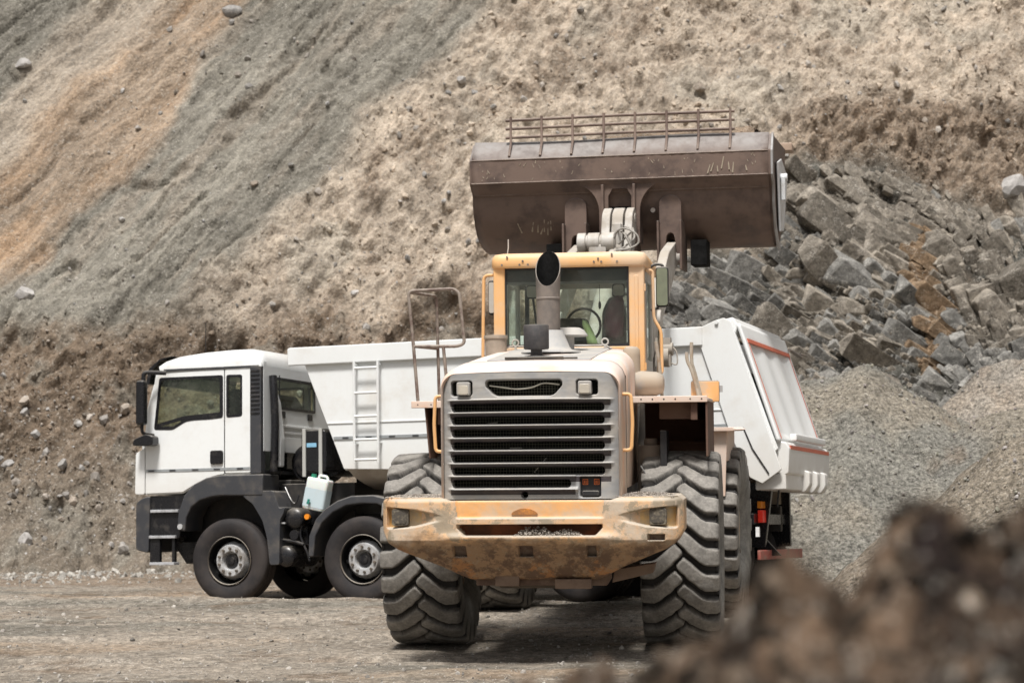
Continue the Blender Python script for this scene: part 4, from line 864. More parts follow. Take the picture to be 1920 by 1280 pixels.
# ---- cab
cy0, cy1 = .70, 2.25; xl, xr = -.64, .80
m = MB()
m.prism(rrect(xl, xl + .11, 2.25, 3.50, .02), 'y', cy0, cy0 + .14); m.prism(rrect(xr - .145, xr, 2.25, 3.50, .02), 'y', cy0, cy0 + .16)
m.box(xl + .1, xr - .13, cy0 + .015, cy0 + .10, 2.25, 2.73); m.box(xl + .11, xr - .14, cy0 + .02, cy0 + .12, 3.485, 3.51)
cf = m.build('cab_frame', M_cabp, loader, bev=.012)
MB().prism(rrect(xr - .09, xr - .055, 2.62, 3.40, .015), 'y', cy0 - .012, cy0 + .01).build('pillar_rib', M_cabp, cf, bev=.006)
M_side = surf('cab_side_grey', (.52, .52, .50), (.5, .46, .4), .5, 3, .5)
m = MB()
for x in (xl + .02, xr - .06):
    m.box(x, x + .04, cy0 + .16, cy1, 2.25, 2.62); m.box(x, x + .04, cy0 + .14, cy1, 3.40, 3.50); m.box(x, x + .04, cy1 - .09, cy1, 2.6, 3.42); m.box(x, x + .04, cy0 + .62, cy0 + .68, 2.6, 3.42)
m.box(xl + .02, xr - .02, cy1 - .04, cy1, 2.25, 2.68); m.box(xl + .02, xr - .02, cy1 - .04, cy1, 3.38, 3.50); m.box(xl + .02, xr - .02, cy0, cy1, 2.2, 2.26)
m.build('cab_side', M_side, loader, bev=.006)
m = MB(); ro = rrect(xl - .02, xr + .03, cy0 - .04, cy1 + .1, .10, 6)
def roof_ring(k, z): cx_, cy_ = (xl + xr) / 2, (cy0 + cy1) / 2; return [(cx_ + (x - cx_) * k, cy_ + (y - cy_) * (1 - (1 - k) * .9), z) for x, y in ro]
m.loft([roof_ring(.985, 3.485), roof_ring(1, 3.50), roof_ring(.997, 3.56), roof_ring(.985, 3.595), roof_ring(.96, 3.618), roof_ring(.90, 3.628), roof_ring(.5, 3.64)])
rf = m.build('cab_roof', M_cabp, loader, ang=60)
for x, z in ((-.55, 3.515), (-.50, 3.59), (-.38, 3.515), (-.35, 3.55), (-.30, 3.515), (.33, 3.53), (.37, 3.56), (.40, 3.53), (.55, 3.53), (.5, 3.60)): MB().cyl((x, cy0 - .050, z), (x, cy0 - .035, z), .010, n=8).build('roof_bolt', M_stk, rf)
MB().tube([(-.56, 1.1, 3.62), (-.545, 1.1, 3.72), (-.545, 1.1, 3.80)], .006).build('antenna', M_arm, rf)
gr_ = [(xl + .105, 2.73), (xr - .14, 2.73), (xr - .14, 3.49), (xl + .105, 3.49)]
wn = MB().prism(rpoly(gr_, .02), 'y', cy0 + .035, cy0 + .041).build('rear_window', M_gls, loader)
MB().prism(rpoly(gr_, .02), 'y', cy0 + .02, cy0 + .034, holes=[rpoly([(xl + .125, 2.755), (xr - .165, 2.755), (xr - .165, 3.465), (xl + .125, 3.465)], .02)]).build('window_seal', M_blk, wn)
for x in (xl + .035, xr - .045): MB().box(x, x + .005, cy0 + .15, cy1 - .08, 2.62, 3.40).build('side_window', M_gls, loader)
MB().box(xl + .05, xr - .05, cy1 - .03, cy1 - .024, 2.68, 3.38).build('windscreen', M_gls, loader)
# cab inside
MB().box(xl + .08, xr - .10, cy0 + .14, cy0 + .5, 3.36, 3.48).box(xl + .1, xr - .12, cy0 + .5, cy1 - .1, 3.44, 3.49).build('headliner', M_blk, loader)
MB().prism(rpoly([(-.10, 2.5), (.18, 2.5), (.22, 2.8), (.17, 3.04), (-.10, 3.05)], .03), 'y', 1.55, 1.75).box(xl + .1, xr - .1, 1.2, 2.2, 2.26, 2.45).build('console', M_blk, loader, bev=.02)
m = MB().prism(rpoly([(.36, 2.5), (.60, 2.5), (.60, 3.10), (.55, 3.22), (.44, 3.22), (.37, 3.08)], .05), 'y', 1.02, 1.14).prism(rrect(.30, .62, 2.45, 2.6, .04), 'y', 1.05, 1.55).build('seat', M_blk, loader, bev=.02)
MB().tube(fillet([(-.35, 2.1, 2.5), (-.37, 2.0, 2.9), (-.42, 1.9, 3.4)], .1), .012).box(-.50, -.46, 2.0, 2.05, 2.6, 3.4).build('wiper_arm', M_blk, loader)
MB().lathe([(.17 + .013 * math.cos(a), .013 * math.sin(a)) for a in [i * math.pi / 4 for i in range(9)]], 'y', (.12, 1.75, 2.98), 28).build('steering_wheel', M_blk, loader)
for x in (-.40, .47):
    mr = MB().prism(rrect(x - .065, x + .065, 3.26, 3.40, .03), 'y', 1.80, 1.82).build('inner_mirror', M_blk, loader, bev=.006); MB().prism(rrect(x - .052, x + .052, 3.275, 3.385, .025), 'y', 1.79, 1.798).build('mirror_glass', M_side, mr)
MB().tube([(.27, 1.9, 3.40), (.272, 1.9, 3.22)], .003, 5).sphere((.272, 1.9, 3.19), .022, 10, (.7, .7, 2)).build('pendant', M_blk, loader)
J = MB().loft([[(.50 + a * math.cos(t) + sx, .95 + .05 * math.sin(t), z) for t in [2 * math.pi * k / 14 for k in range(14)]] for z, a, sx in ((2.80, .03, .01), (2.83, .085, .0), (2.95, .10, -.01), (3.08, .09, 0), (3.16, .07, .02), (3.22, .035, .04))])
J.v = [tuple(LW @ Vector(p)) for p in J.v]; tag(J.build('jacket', M_mar, ang=180), 'dark maroon jacket hung over the seat inside the loader cab', 'jacket')
J = MB().loft([[(x + .035 * math.cos(t) * k, 1.0 + .03 * math.sin(t), z + .012 * math.sin(2 * t)) for t in [2 * math.pi * j / 12 for j in range(12)]] for x, z, k in ((.20, 2.99, .5), (.215, 2.95, 1), (.25, 2.87, 1.2), (.27, 2.80, 1.4), (.285, 2.72, 1.6))])
J.v = [tuple(LW @ Vector(p)) for p in J.v]; tag(J.build('safety_vest', M_vest, ang=180), 'pale green safety vest behind the rear window of the loader cab', 'safety vest')
# cab outside: grab rails and mirrors
MB().tube(fillet([(-.64, .78, 3.43), (-.745, .80, 3.43), (-.755, .8, 3.0), (-.765, .8, 2.36)], .05, 6), .016, 10).build('cab_grab_rail', M_cabp, loader)
mr = MB().prism(rrect(-.735, -.665, 3.06, 3.40, .03), 'y', 1.02, 1.05).build('side_mirror', M_blk, loader, bev=.01); MB().prism(rrect(-.728, -.68, 3.08, 3.38, .02), 'y', 1.01, 1.018).build('mirror_glass', M_side, mr)
MB().tube(fillet([(.80, .95, 3.46), (.865, .98, 3.46), (.87, .98, 3.0), (.94, .98, 2.88), (.945, .98, 2.48), (.90, .98, 2.46)], .05, 6), .016, 10).build('cab_grab_rail', M_cabp, loader)
mr = MB().prism(rrect(.875, 1.0, 3.125, 3.52, .035), 'y', 1.28, 1.34).build('side_mirror', M_blk, loader, bev=.015); MB().prism(rrect(.885, .99, 3.14, 3.505, .03), 'y', 1.268, 1.276).build('mirror_glass', flat('mirror_face', (.22, .24, .17), .15), mr)
MB().tube(fillet([(.80, 1.32, 3.50), (.86, 1.33, 3.55), (.94, 1.33, 3.54), (.95, 1.33, 3.50)], .04), .014).tube([(.82, 1.33, 3.1), (.9, 1.33, 3.12)], .012).build('mirror_arm', M_blk, mr)
MB().cyl((.90, .98, 2.38), (.90, .98, 2.45), .045, n=18).cyl((.90, .98, 2.40), (.90, .98, 2.43), .05, n=18).cyl((.90, 1.02, 2.45), (.93, 1.02, 2.95), .02, n=12).build('hydraulic_ram', M_chro, loader)
for z in (3.25, 2.5): MB().box(xr - .002, xr + .012, cy0 + .02, cy0 + .06, z, z + .07).build('door_hinge', M_cabp, loader)

# ---- lift arms, linkage, bucket
prof = [(.35, 2.15), (.25, 2.42), (.6, 2.62), (1.9, 3.35), (2.9, 3.95), (3.55, 4.12), (3.72, 4.02), (3.68, 3.86), (3.45, 3.78), (2.9, 3.45), (1.9, 2.95), (.8, 2.25)]
for x in (-.60, .50):
    MB().prism(rpoly(prof, .08), 'x', x, x + .11).cyl((x - .06, 3.58, 3.93), (x + .17, 3.58, 3.93), .09, n=20).cyl((x - .04, 1.9, 3.13), (x + .15, 1.9, 3.13), .10, n=20).build('lift_arm', M_arm, loader, bev=.012, M=FM)
    MB().cyl((x + .055 + .0, 1.1, 1.5), (x + .055, 1.7, 2.7), .085, n=20).cyl((x + .055, 1.7, 2.7), (x + .055, 1.9, 3.13), .045, n=16).build('lift_cylinder', M_chas, loader, M=FM)
m = MB().cyl((.66, 1.35, 2.78), (.84, 1.35, 2.78), .07, n=18).cyl((.70, 1.35, 2.70), (.80, 1.35, 2.70), .11, n=18).tube(catmull([(.84, 1.35, 2.80), (.88, 1.34, 2.74), (.88, 1.34, 2.62), (.80, 1.34, 2.64)]), .008).box(.66, .82, 1.3, 1.4, 2.60, 2.9); m.build('pin_joint', M_arm, loader, M=FM)
m = MB()
for x0, x1 in ((-.46, -.36), (-.34, -.20), (-.18, -.03)): m.cyl((x0, 3.0, 4.08), (x1, 3.0, 4.08), .115, n=26)
m.cyl((-.46, 3.0, 4.08), (-.02, 3.0, 4.08), .09, n=20); m.box(-.32, -.12, 2.9, 3.05, 3.4, 4.05); m.build('pin_boss', M_arm, loader, bev=.012, M=FM)
m = MB()
for x0, x1 in ((-.20, -.10), (-.08, .05), (.07, .16)): m.prism(rpoly([(2.95, 3.9), (3.15, 3.9), (3.45, 4.25), (3.45, 4.45), (3.30, 4.52), (3.12, 4.42)], .07), 'x', x0, x1)
m.cyl((-.21, 3.3, 4.38), (.17, 3.3, 4.38), .06, n=18); m.box(-.06, .04, 3.0, 3.25, 3.6, 4.3); m.build('tilt_link', M_arm, loader, bev=.012, M=FM)
MB().cyl((-.05, 1.4, 2.7), (-.05, 2.4, 3.5), .10, n=20).cyl((-.05, 2.4, 3.5), (-.05, 3.0, 4.0), .05, n=16).build('tilt_cylinder', M_arm, loader, M=FM)
for pts in ([(-.02, 2.92, 4.12), (.02, 2.88, 4.20), (.12, 2.86, 4.22), (.24, 2.86, 4.15), (.26, 2.86, 4.05), (.15, 2.86, 3.99), (.0, 2.9, 3.98)], [(.16, 3.1, 4.25), (.20, 2.95, 4.12), (.10, 2.9, 4.02), (.03, 2.9, 3.98)], [(.0, 3.0, 4.22), (.10, 2.86, 4.16), (.17, 2.86, 4.02), (.22, 2.9, 3.9)], [(.02, 2.95, 4.05), (.12, 2.9, 4.13), (.18, 2.9, 4.2), (.08, 3.0, 4.26)]):
    MB().tube(catmull(pts), .011, 8).build('hydraulic_hose', surf('pale_hose', (.36, .34, .31), (.2, .18, .15), .4, 9, .6), loader, M=FM)
# bucket shell
U0 = 3.4; bp = [(.20, 5.345), (.02, 5.15), (.0, 5.12), (.0, 4.86), (.015, 4.835), (.13, 4.74), (.15, 4.71), (.155, 4.62), (.19, 4.50), (.26, 4.38), (.37, 4.26), (.52, 4.19), (.72, 4.13), (.95, 4.12), (1.3, 4.25), (1.8, 4.80), (2.2, 5.42)]
bl, br = -1.80, 1.70
m = MB(); xsn = [bl + (br - bl) * k / 40 for k in range(41)]
m.loft([[(x, U0 + u, z + .012 * math.sin(x * 2.1) * (1 if i < 2 else .2)) for i, (u, z) in enumerate(bp)] for x in xsn], close=False, cap=False)
bk = m.build('bucket', M_buck, loader, ang=25, solid=-.03, M=FM)
sp_ = [(u, z) for u, z in bp]; 
for x0, x1, w_ in ((bl - .03, bl + .004, 0), (br - .004, br + .035, 1)):
    s_ = MB().prism([(U0 + u, z) for u, z in sp_], 'x', x0, x1).build('side_plate', M_buck, bk, bev=.004)
m = MB(); e = [(U0 + u, z) for u, z in ((.16, 5.36), (-.015, 5.13), (-.015, 4.85), (.12, 4.72), (.15, 4.5), (.35, 4.25), (.7, 4.07), (.95, 4.05), (.95, 4.14), (.7, 4.16), (.42, 4.32), (.24, 4.54), (.21, 4.76), (.09, 4.89), (.09, 5.10), (.24, 5.32))]
m.prism(e, 'x', br + .03, br + .055).build('edge_strip', surf('lit_edge', (.33, .33, .33), (.2, .17, .15), .4, 3, .5), bk, bev=.004)  # paler than the bucket: light on its right side put into the colour
m = MB().prism([(U0 + .5, 5.05), (U0 + 1.0, 5.15), (U0 + 1.9, 5.05), (U0 + 1.2, 4.3), (U0 + .7, 4.25)], 'x', br + .055, br + .08).cyl((br + .06, U0 + .8, 4.9), (br + .16, U0 + .8, 4.9), .05, n=14).box(br + .09, br + .14, U0 + .7, U0 + .8, 4.62, 4.9).build('side_cutter', surf('lit_side_steel', (.62, .64, .66), (.4, .38, .36), .4, 4, .4), bk, bev=.01)  # bright colour carries the light falling on the bucket side
MB().box(bl, br + .12, U0 + 2.15, U0 + 2.45, 5.40, 5.50).build('cutting_edge', surf('lip_steel', (.45, .33, .25), (.3, .22, .16), .4, 4, .5), bk, bev=.01)
for u, z in ((-.03, 5.125), (-.032, 4.85), (.105, 4.722)): MB().tube([(bl + (br - bl) * k / 60, U0 + u + .002 * math.sin(k * 7.), z) for k in range(61)], [.007 + .002 * math.sin(k * 3.1) for k in range(61)], 6).build('weld_bead', M_bar, bk)
# spill grate
m = MB()
for z in (5.615, 5.515, 5.41): m.tube([(-1.41, U0 + .12, z - .004), (-.05, U0 + .12, z + .006), (1.31, U0 + .12, z)], .019, 10)
for k in range(8):
    x = -1.345 + k * .3725; m.tube([(x, U0 + .105, 5.65), (x, U0 + .095, 5.33), (x, U0 - .015, 5.165)], .0155, 8)
m.build('spill_grate', M_bar, bk)
# ribs, gussets and hinge plates on the back of the bucket
def arcp(cx, cz, rx, rz, a0, a1, n=8): return [(cx + rx * math.cos(a0 + (a1 - a0) * k / n), cz + rz * math.sin(a0 + (a1 - a0) * k / n)) for k in range(n + 1)]
m = MB()
lf = [(-.58, 4.815)] + [(-.58 + .30 * math.sin(t), 4.47 + .335 * math.cos(t)) for t in [math.pi / 2 * k / 10 for k in range(11)]] + [(-.28, 4.10), (-.17, 4.10), (-.17, 4.66), (-.12, 4.745), (-.12, 4.83)]
m.prism(lf, 'y', U0 + .02, U0 + .30)
rf_ = [(.50, 4.815)] + [(.50 - .30 * math.sin(t), 4.47 + .335 * math.cos(t)) for t in [math.pi / 2 * k / 10 for k in range(11)]] + [(.20, 4.10), (.10, 4.10), (.10, 4.66), (.05, 4.745), (.05, 4.83)]
m.prism(rf_[::-1], 'y', U0 + .02, U0 + .30); m.prism([(-.125, 4.745), (.055, 4.745), (.055, 4.835), (-.125, 4.835)], 'y', U0 + .021, U0 + .29)
m.box(-.245, -.215, U0 - .05, U0 + .4, 4.0, 4.79).box(.125, .155, U0 - .05, U0 + .4, 3.95, 4.79).build('link_bracket', M_buck, bk, bev=.005)
MB().box(-.17, .10, U0 + .145, U0 + .152, 4.4, 4.75).build('opening_shade', M_void, bk)  # black sheet painting the shade inside the bracket opening
for c_ in (-.575, .545):
    m = MB(); hh_ = [(c_ - .13, 3.86), (c_ - .13, 4.55)] + arcp(c_, 4.56, .13, .10, math.pi, 0, 10) + [(c_ + .13, 3.86), (c_ + .085, 3.86), (c_ + .055, 4.10)] + arcp(c_, 4.15, .05, .07, 0, math.pi, 6) + [(c_ - .055, 4.10), (c_ - .085, 3.86)]
    m.prism(hh_, 'y', U0 + .10, U0 + .55); m.box(c_ - .145, c_ - .12, U0 - .02, U0 + .5, 3.78, 4.35).box(c_ + .12, c_ + .145, U0 - .02, U0 + .5, 3.78, 4.35).build('hinge_bracket', M_buck, bk, bev=.006)
    MB().box(c_ - .06, c_ + .06, U0 + .5, U0 + .54, 3.9, 4.2).build('opening_shade', M_void, bk)  # black sheet painting the shade inside the hinge arch
MB().box(.76, .95, U0 + .25, U0 + .6, 3.84, 4.14).build('bucket_stop', M_void, bk, bev=.01)
MB().box(-.96, -.78, U0 + .25, U0 + .6, 3.95, 4.14).build('bucket_stop', M_void, bk, bev=.01)
MB().cyl((.34, U0 + .12, 4.49), (.34, U0 + .16, 4.49), .028, n=14).build('drain_plug', M_stk, bk)
m = MB()
for x, z, a, l in ((-1.28, 4.34, .35, .10), (-1.25, 4.29, .3, .12), (-1.12, 4.35, -.3, .10), (-1.06, 4.33, -.2, .08), (-.98, 4.36, -.15, .13), (-.94, 4.33, -.2, .14), (-.90, 4.36, -.1, .10), (-.88, 4.30, -.25, .12), (-1.02, 4.30, -.6, .06)):
    zz = z; u = np.interp(zz, [4.16, 4.26, 4.38, 4.50], [.52, .37, .26, .19]); m.tube([(x - math.sin(a) * l / 2, U0 + np.interp(z + l / 2, [4.19, 4.26, 4.38, 4.50, 4.62], [.52, .37, .26, .19, .155]) - .036, z + l / 2), (x + math.sin(a) * l / 2, U0 + np.interp(z - l / 2, [4.19, 4.26, 4.38, 4.50, 4.62], [.52, .37, .26, .19, .155]) - .036, z - l / 2)], [.006, .012], 6)
for x, z, a, l in ((1.02, 4.93, -.3, .10), (1.06, 4.95, -.35, .10), (1.12, 4.93, .1, .07), (1.18, 5.0, -.2, .14), (1.25, 4.96, .1, .09), (1.30, 4.94, -.1, .12), (1.45, 4.93, .2, .06)): m.tube([(x - math.sin(a) * l / 2, U0 - .032, z + l / 2), (x + math.sin(a) * l / 2, U0 - .032, z - l / 2)], [.006, .009], 6)
rs = random.Random(5)
for _ in range(46):
    x = rs.uniform(bl + .1, br - .1); z = rs.uniform(4.88, 5.10); l = rs.uniform(.01, .05); a = rs.gauss(0, .5); m.tube([(x - math.sin(a) * l / 2, U0 - .031, z + l / 2), (x + math.sin(a) * l / 2, U0 - .031, z - l / 2)], [.002, rs.uniform(.002, .006)], 5)
m.build('scratch_marks', flat('bare_clay', (.40, .34, .26), .9), bk)['kind'] = 'stuff'
# soil carried in the bucket
X, Y = np.meshgrid(np.linspace(bl + .3, br - .25, 140), np.linspace(U0 + .25, U0 + 2.1, 60)); Zt = 5.0 + (.44 + .16 * sst(-1.0, .4, X)) * np.sin(np.clip((Y - U0 - .2) / 1.3, 0, 1) * np.pi / 2) + .05 * fbm(X * 3, Y * 3, 4, 800) + .05 * fbm(X * 9, Y * 9, 3, 801)
Zt = np.minimum(Zt, 5.9); fm = loader.matrix_world @ FM; pp = np.stack([X, Y, Zt], -1).reshape(-1, 3) @ np.array(fm.to_3x3()).T + np.array(fm.translation)
c = np.tile(np.array([.24, .18, .13]), X.shape + (1,)) * (1 + .5 * fbm(X * 7, Y * 7, 4, 802))[..., None]
tag(gridmesh('soil_load', pp[:, 0].reshape(X.shape), pp[:, 1].reshape(X.shape), pp[:, 2].reshape(X.shape), np.clip(c, .03, .5), M_mound), 'brown soil heaped in the raised loader bucket behind the grate', 'soil load')
# ================================================================== TIPPER TRUCK
M_wht = surf('truck_white', (.80, .82, .82), (.56, .52, .46), .25, 1.5, .28, dirt_rough=.6, updust=.15, coat=.4, bmp=.02, low=(1.2, 1.9, (.60, .56, .50), .35))
M_wht2 = surf('tipper_white', (.76, .78, .78), (.58, .54, .48), .25, 1.1, .38, updust=.1, bmp=.05, streak=.10, low=(1.2, 2.1, (.58, .53, .46), .5))
M_drk = surf('dark_plastic', (.042, .044, .050), (.12, .105, .09), .3, 4, .45, updust=.35)
M_tr = surf('truck_rubber', (.014, .012, .013), (.042, .034, .031), .5, 3, .75); M_alu = surf('wheel_silver', (.56, .57, .58), (.22, .20, .18), .5, 7, .35, metal=.3)
M_blk2 = surf('glossy_black', (.012, .012, .014), (.08, .07, .06), .2, 5, .25, updust=.3); M_tan = surf('tipper_belly', (.42, .37, .31), (.3, .25, .2), .5, 2, .6)
M_tgl = glass('truck_glass', (.84, .88, .82), .1); M_gry = flat('grey_tape', (.30, .32, .33), .6); M_red = flat('red_reflector', (.55, .12, .06), .5)
M_can = surf('canister_plastic', (.74, .78, .76), (.6, .6, .55), .2, 6, .45, bmp=.05); M_can.node_tree.nodes['Principled BSDF'].inputs['Subsurface Weight'].default_value = .3
M_rl = flat('tail_lamp_red', (.6, .03, .02), .3, emit=((1, .05, .02), .12)); M_al = flat('amber_lamp', (.85, .28, .02), .25)
a_ = R(20); sv = Vector((math.cos(a_), -math.sin(a_), .022)).normalized(); wv = Vector((math.sin(a_), math.cos(a_), -.05)); wv = (wv - sv * wv.dot(sv)).normalized(); zv = sv.cross(wv)
TM = Matrix((sv, wv, zv)).transposed().to_4x4(); TM.translation = Vector((-3.5, 25.1, -.14))
truck = empty('tipper_truck', TM, 'white four axle tipper truck parked side on behind the wheel loader', 'tipper truck')
def TB(m, name, mat, par=None, **k): return m.build(name, mat, par or truck, **k)
# ---- cab sides with window openings
side = [(-1.17, 1.34), (-.64, 1.35), (-.50, 1.43), (-.34, 1.51), (-.13, 1.56), (.31, 1.57), (.31, 2.90), (-.86, 2.875), (-.965, 2.84), (-1.06, 2.72), (-1.15, 2.42), (-1.19, 2.0)]
wd = [(-1.045, 2.15), (-.97, 2.80), (-.075, 2.80), (-.075, 2.27), (-.26, 2.255), (-.50, 2.25), (-.60, 2.235), (-.78, 2.14)]; ws = [(-.03, 2.27), (-.03, 2.80), (.19, 2.795), (.19, 2.28)]
W2 = 2.34
for k, w0_ in enumerate((.02, W2 - .06)):
    out = 0 if k == 0 else W2
    s_ = TB(MB().prism(rpoly(side, .03), 'y', w0_, w0_ + .04, holes=[rpoly(wd, .035), rpoly(ws, .035)]), 'cab_side', M_wht)
    dp = [p for p in side if p[0] < -.06] + [(-.058, 1.56), (-.058, 2.89)]; dp = [(-1.155, 1.36), (-.64, 1.37), (-.49, 1.45), (-.33, 1.525), (-.13, 1.575), (-.062, 1.578), (-.062, 2.87), (-.86, 2.85), (-.955, 2.82), (-1.04, 2.71), (-1.13, 2.41), (-1.165, 2.0)]
    y0, y1 = (0., .021) if k == 0 else (W2 - .021, W2)
    d_ = TB(MB().prism(rpoly(dp, .02), 'y', y0, y1, holes=[rpoly(wd, .035)]), 'cab_door', M_wht, bev=.005)
    TB(MB().prism(rpoly([(-.048, 1.59), (.30, 1.59), (.30, 2.88), (-.048, 2.87)], .02), 'y', y0, y1, holes=[rpoly(ws, .03)]), 'cab_panel', M_wht, bev=.005)
    TB(MB().prism(rpoly([(p[0] * 1, p[1]) for p in wd], .035), 'y', y0 + .012, y0 + .016), 'door_window', M_tgl, d_)
    wdi = [(-1.005, 2.19), (-.945, 2.765), (-.12, 2.765), (-.12, 2.305), (-.50, 2.29), (-.61, 2.27), (-.765, 2.185)]
    yf = -.004 if k == 0 else W2 - .012
    TB(MB().prism(rpoly(wd, .035), 'y', yf, yf + .016, holes=[rpoly(wdi, .04)]), 'window_frame', M_blk2, d_)
    if k == 0: TB(MB().prism([(-1.0, 2.18), (-.60, 2.27), (-.12, 2.31), (-.12, 2.34), (-.62, 2.31), (-1.0, 2.22)], 'y', yf + .001, yf + .012), 'window_strip', M_blk2, d_)
    TB(MB().prism(rpoly(ws, .035), 'y', y0 + .012, y0 + .016), 'quarter_window', M_tgl, s_)
    TB(MB().prism(rpoly(ws, .035), 'y', yf, yf + .014, holes=[rpoly([(.0, 2.30), (.0, 2.77), (.165, 2.765), (.165, 2.31)], .03)]), 'window_frame', M_blk2, s_)
    sp2 = -.007 if k == 0 else W2 - .001
    TB(MB().box(-1.15, .295, sp2, sp2 + .008, 1.622, 1.655), 'side_stripe', M_gry, s_)
    m = MB(); [m.box(x, x + .085, sp2 - .003, sp2 + .004, 1.628, 1.648) for x in (-1.12, -.82, -.50, -.20, .12)]; TB(m, 'stripe_dash', M_drk, s_)
    TB(MB().prism(rrect(-.245, -.07, 1.70, 1.87, .03), 'y', sp2 - .02, sp2 + .01), 'door_handle', M_blk2, d_, bev=.008)
TB(MB().box(-.064, -.046, .010, .019, 1.59, 2.86), 'door_gap', M_void)  # dark strip laid in the seam to stand for its shade
TB(MB().box(-.90, .42, -.012, .02, 2.878, 2.902), 'gutter', M_drk)
# corner panel at the front, windscreen, front face
TB(MB().prism(rpoly([(-1.31, 1.35), (-1.17, 1.345), (-1.17, 1.93), (-1.30, 1.86)], .03), 'y', -.01, .35), 'corner_flap', M_wht, bev=.02)
TB(MB().prism([(-1.26, 1.35), (-1.22, 1.35), (-1.20, 2.05), (-1.24, 2.05)], 'y', .05, W2 - .05), 'front_panel', M_wht, bev=.01)
TB(MB().prism([(-1.235, 2.05), (-1.22, 2.05), (-1.00, 2.86), (-1.02, 2.86)], 'y', .08, W2 - .08), 'windscreen', M_tgl)
TB(MB().prism([(-1.21, 1.9), (-1.165, 1.9), (-.965, 2.87), (-1.03, 2.87)], 'y', .02, .09), 'windscreen_post', M_wht, bev=.01)
TB(MB().prism([(-1.0, 1.40), (.40, 1.58), (.40, 1.62), (-1.15, 1.62)], 'y', .08, W2 - .08), 'cab_floor', M_drk)
# roof
def rring(w_, k):
    top = [(-.97, 2.885), (-.985, 2.96), (-.90, 3.015), (-.70, 3.065), (-.37, 3.10), (-.02, 3.115), (.25, 3.115), (.38, 3.09), (.46, 2.99), (.46, 2.89)]
    return [(s * (1 - .02 * (1 - k)) , w_, 2.885 + (z - 2.885) * k) for s, z in top]
TB(MB().loft([rring(.0, .35), rring(.015, .75), rring(.06, .95), rring(.16, 1.02), rring(.6, 1.05), rring(W2 - .6, 1.05), rring(W2 - .16, 1.02), rring(W2 - .06, .95), rring(W2 - .015, .75), rring(W2, .35)]), 'cab_roof', M_wht, ang=60)
TB(MB().prism(rpoly([(-1.18, 2.72), (-1.14, 2.92), (-.98, 3.04), (-.80, 3.07), (-.98, 3.02), (-1.10, 2.90), (-1.13, 2.73)], .02), 'y', .03, W2 - .03), 'sun_visor', M_blk2)
# rear wall with window
rw = [(.05, 1.85), (W2 - .05, 1.85), (W2 - .05, 2.95), (.05, 2.95)]; rh = [(.36, 2.38), (1.50, 2.38), (1.50, 2.78), (.36, 2.78)]
rwl = TB(MB().prism(rw, 'x', .425, .46, holes=[rpoly(rh, .03)]), 'rear_wall', M_wht)
TB(MB().prism(rpoly(rh, .03), 'x', .44, .446), 'rear_window', M_tgl, rwl); TB(MB().prism(rpoly(rh, .03), 'x', .458, .468, holes=[rpoly([(.395, 2.415), (1.465, 2.415), (1.465, 2.745), (.395, 2.745)], .03)]), 'window_frame', M_blk2, rwl)
for w_ in (.50, 1.28): TB(MB().box(.46, .475, w_, w_ + .12, 2.28, 2.36), 'vent_flap', M_blk2, rwl)
TB(MB().box(.46, .478, .35, 1.7, 2.16, 2.19).box(.46, .473, .35, 1.7, 2.08, 2.11).box(.458, .47, .35, 1.7, 1.85, 2.04), 'wall_rib', M_wht, rwl, bev=.004)
TB(MB().tube([(.50, .42, 1.55), (.50, .40, 2.0), (.50, .40, 2.3), (.50, .40, 2.8)], .007).sphere((.50, .42, 2.0), .02, 8, (1, 1, 2.5)), 'cable', M_blk2)
# black intake snorkel and pipes behind the door
m = MB().prism(rrect(.305, .455, 1.57, 2.89, .02), 'y', -.02, .10); ink = TB(m, 'air_intake', M_drk, bev=.008)
m = MB(); [m.box(.315, .44, -.028, -.018, z, z + .022) for z in [2.30 + .052 * i for i in range(11)]]; TB(m, 'louvre', M_blk2, ink)
TB(MB().tube(fillet([(.52, .2, 1.6), (.54, .2, 2.2), (.52, .2, 2.62), (.50, .22, 2.78)], .1), .05, 14), 'intake_hose', M_blk2)
TB(MB().prism(rpoly([(.50, 1.66), (.56, 1.66), (.57, 2.0), (.52, 2.45), (.47, 2.6), (.47, 2.1)], .02), 'y', .3, .40), 'corner_post', M_wht, bev=.02)
# mirrors
mr = TB(MB().prism(rrect(-1.165, -1.045, 2.20, 2.76, .04), 'y', -.26, -.14), 'side_mirror', M_blk2, bev=.03)
TB(MB().tube(fillet([(-1.08, -.2, 2.74), (-1.08, -.2, 2.86), (-.84, -.06, 2.85)], .05), .028, 10), 'mirror_arm', M_blk2, mr)
TB(MB().tube(fillet([(-1.10, -.2, 2.22), (-1.10, -.2, 2.10), (-1.02, -.05, 2.08)], .05), .022, 10), 'mirror_arm', M_blk2, mr)
TB(MB().prism(rpoly([(-1.24, 1.95), (-1.22, 2.03), (-1.05, 2.09), (-.95, 2.06), (-.95, 1.96), (-1.0, 1.94)], .03), 'y', -.20, -.04), 'ramp_mirror', M_blk2, bev=.02)
# cab interior
for w_ in (.25, 1.5): TB(MB().prism(rpoly([(-.20, 1.65), (.05, 1.65), (.06, 2.5), (-.05, 2.66), (-.13, 2.62)], .04), 'y', w_, w_ + .5), 'seat', M_blk2, bev=.02)
TB(MB().box(-1.08, -.80, .10, W2 - .1, 1.9, 2.16), 'dashboard', M_blk2, bev=.04)
TB(MB().lathe([(.21 + .016 * math.cos(t), .016 * math.sin(t)) for t in [i * math.pi / 4 for i in range(9)]], 'z', (0, 0, 0), 26), 'steering_wheel', M_blk2, M=Matrix.Translation((-.72, .5, 2.22)) @ Matrix.Rotation(R(25), 4, 'Y'))
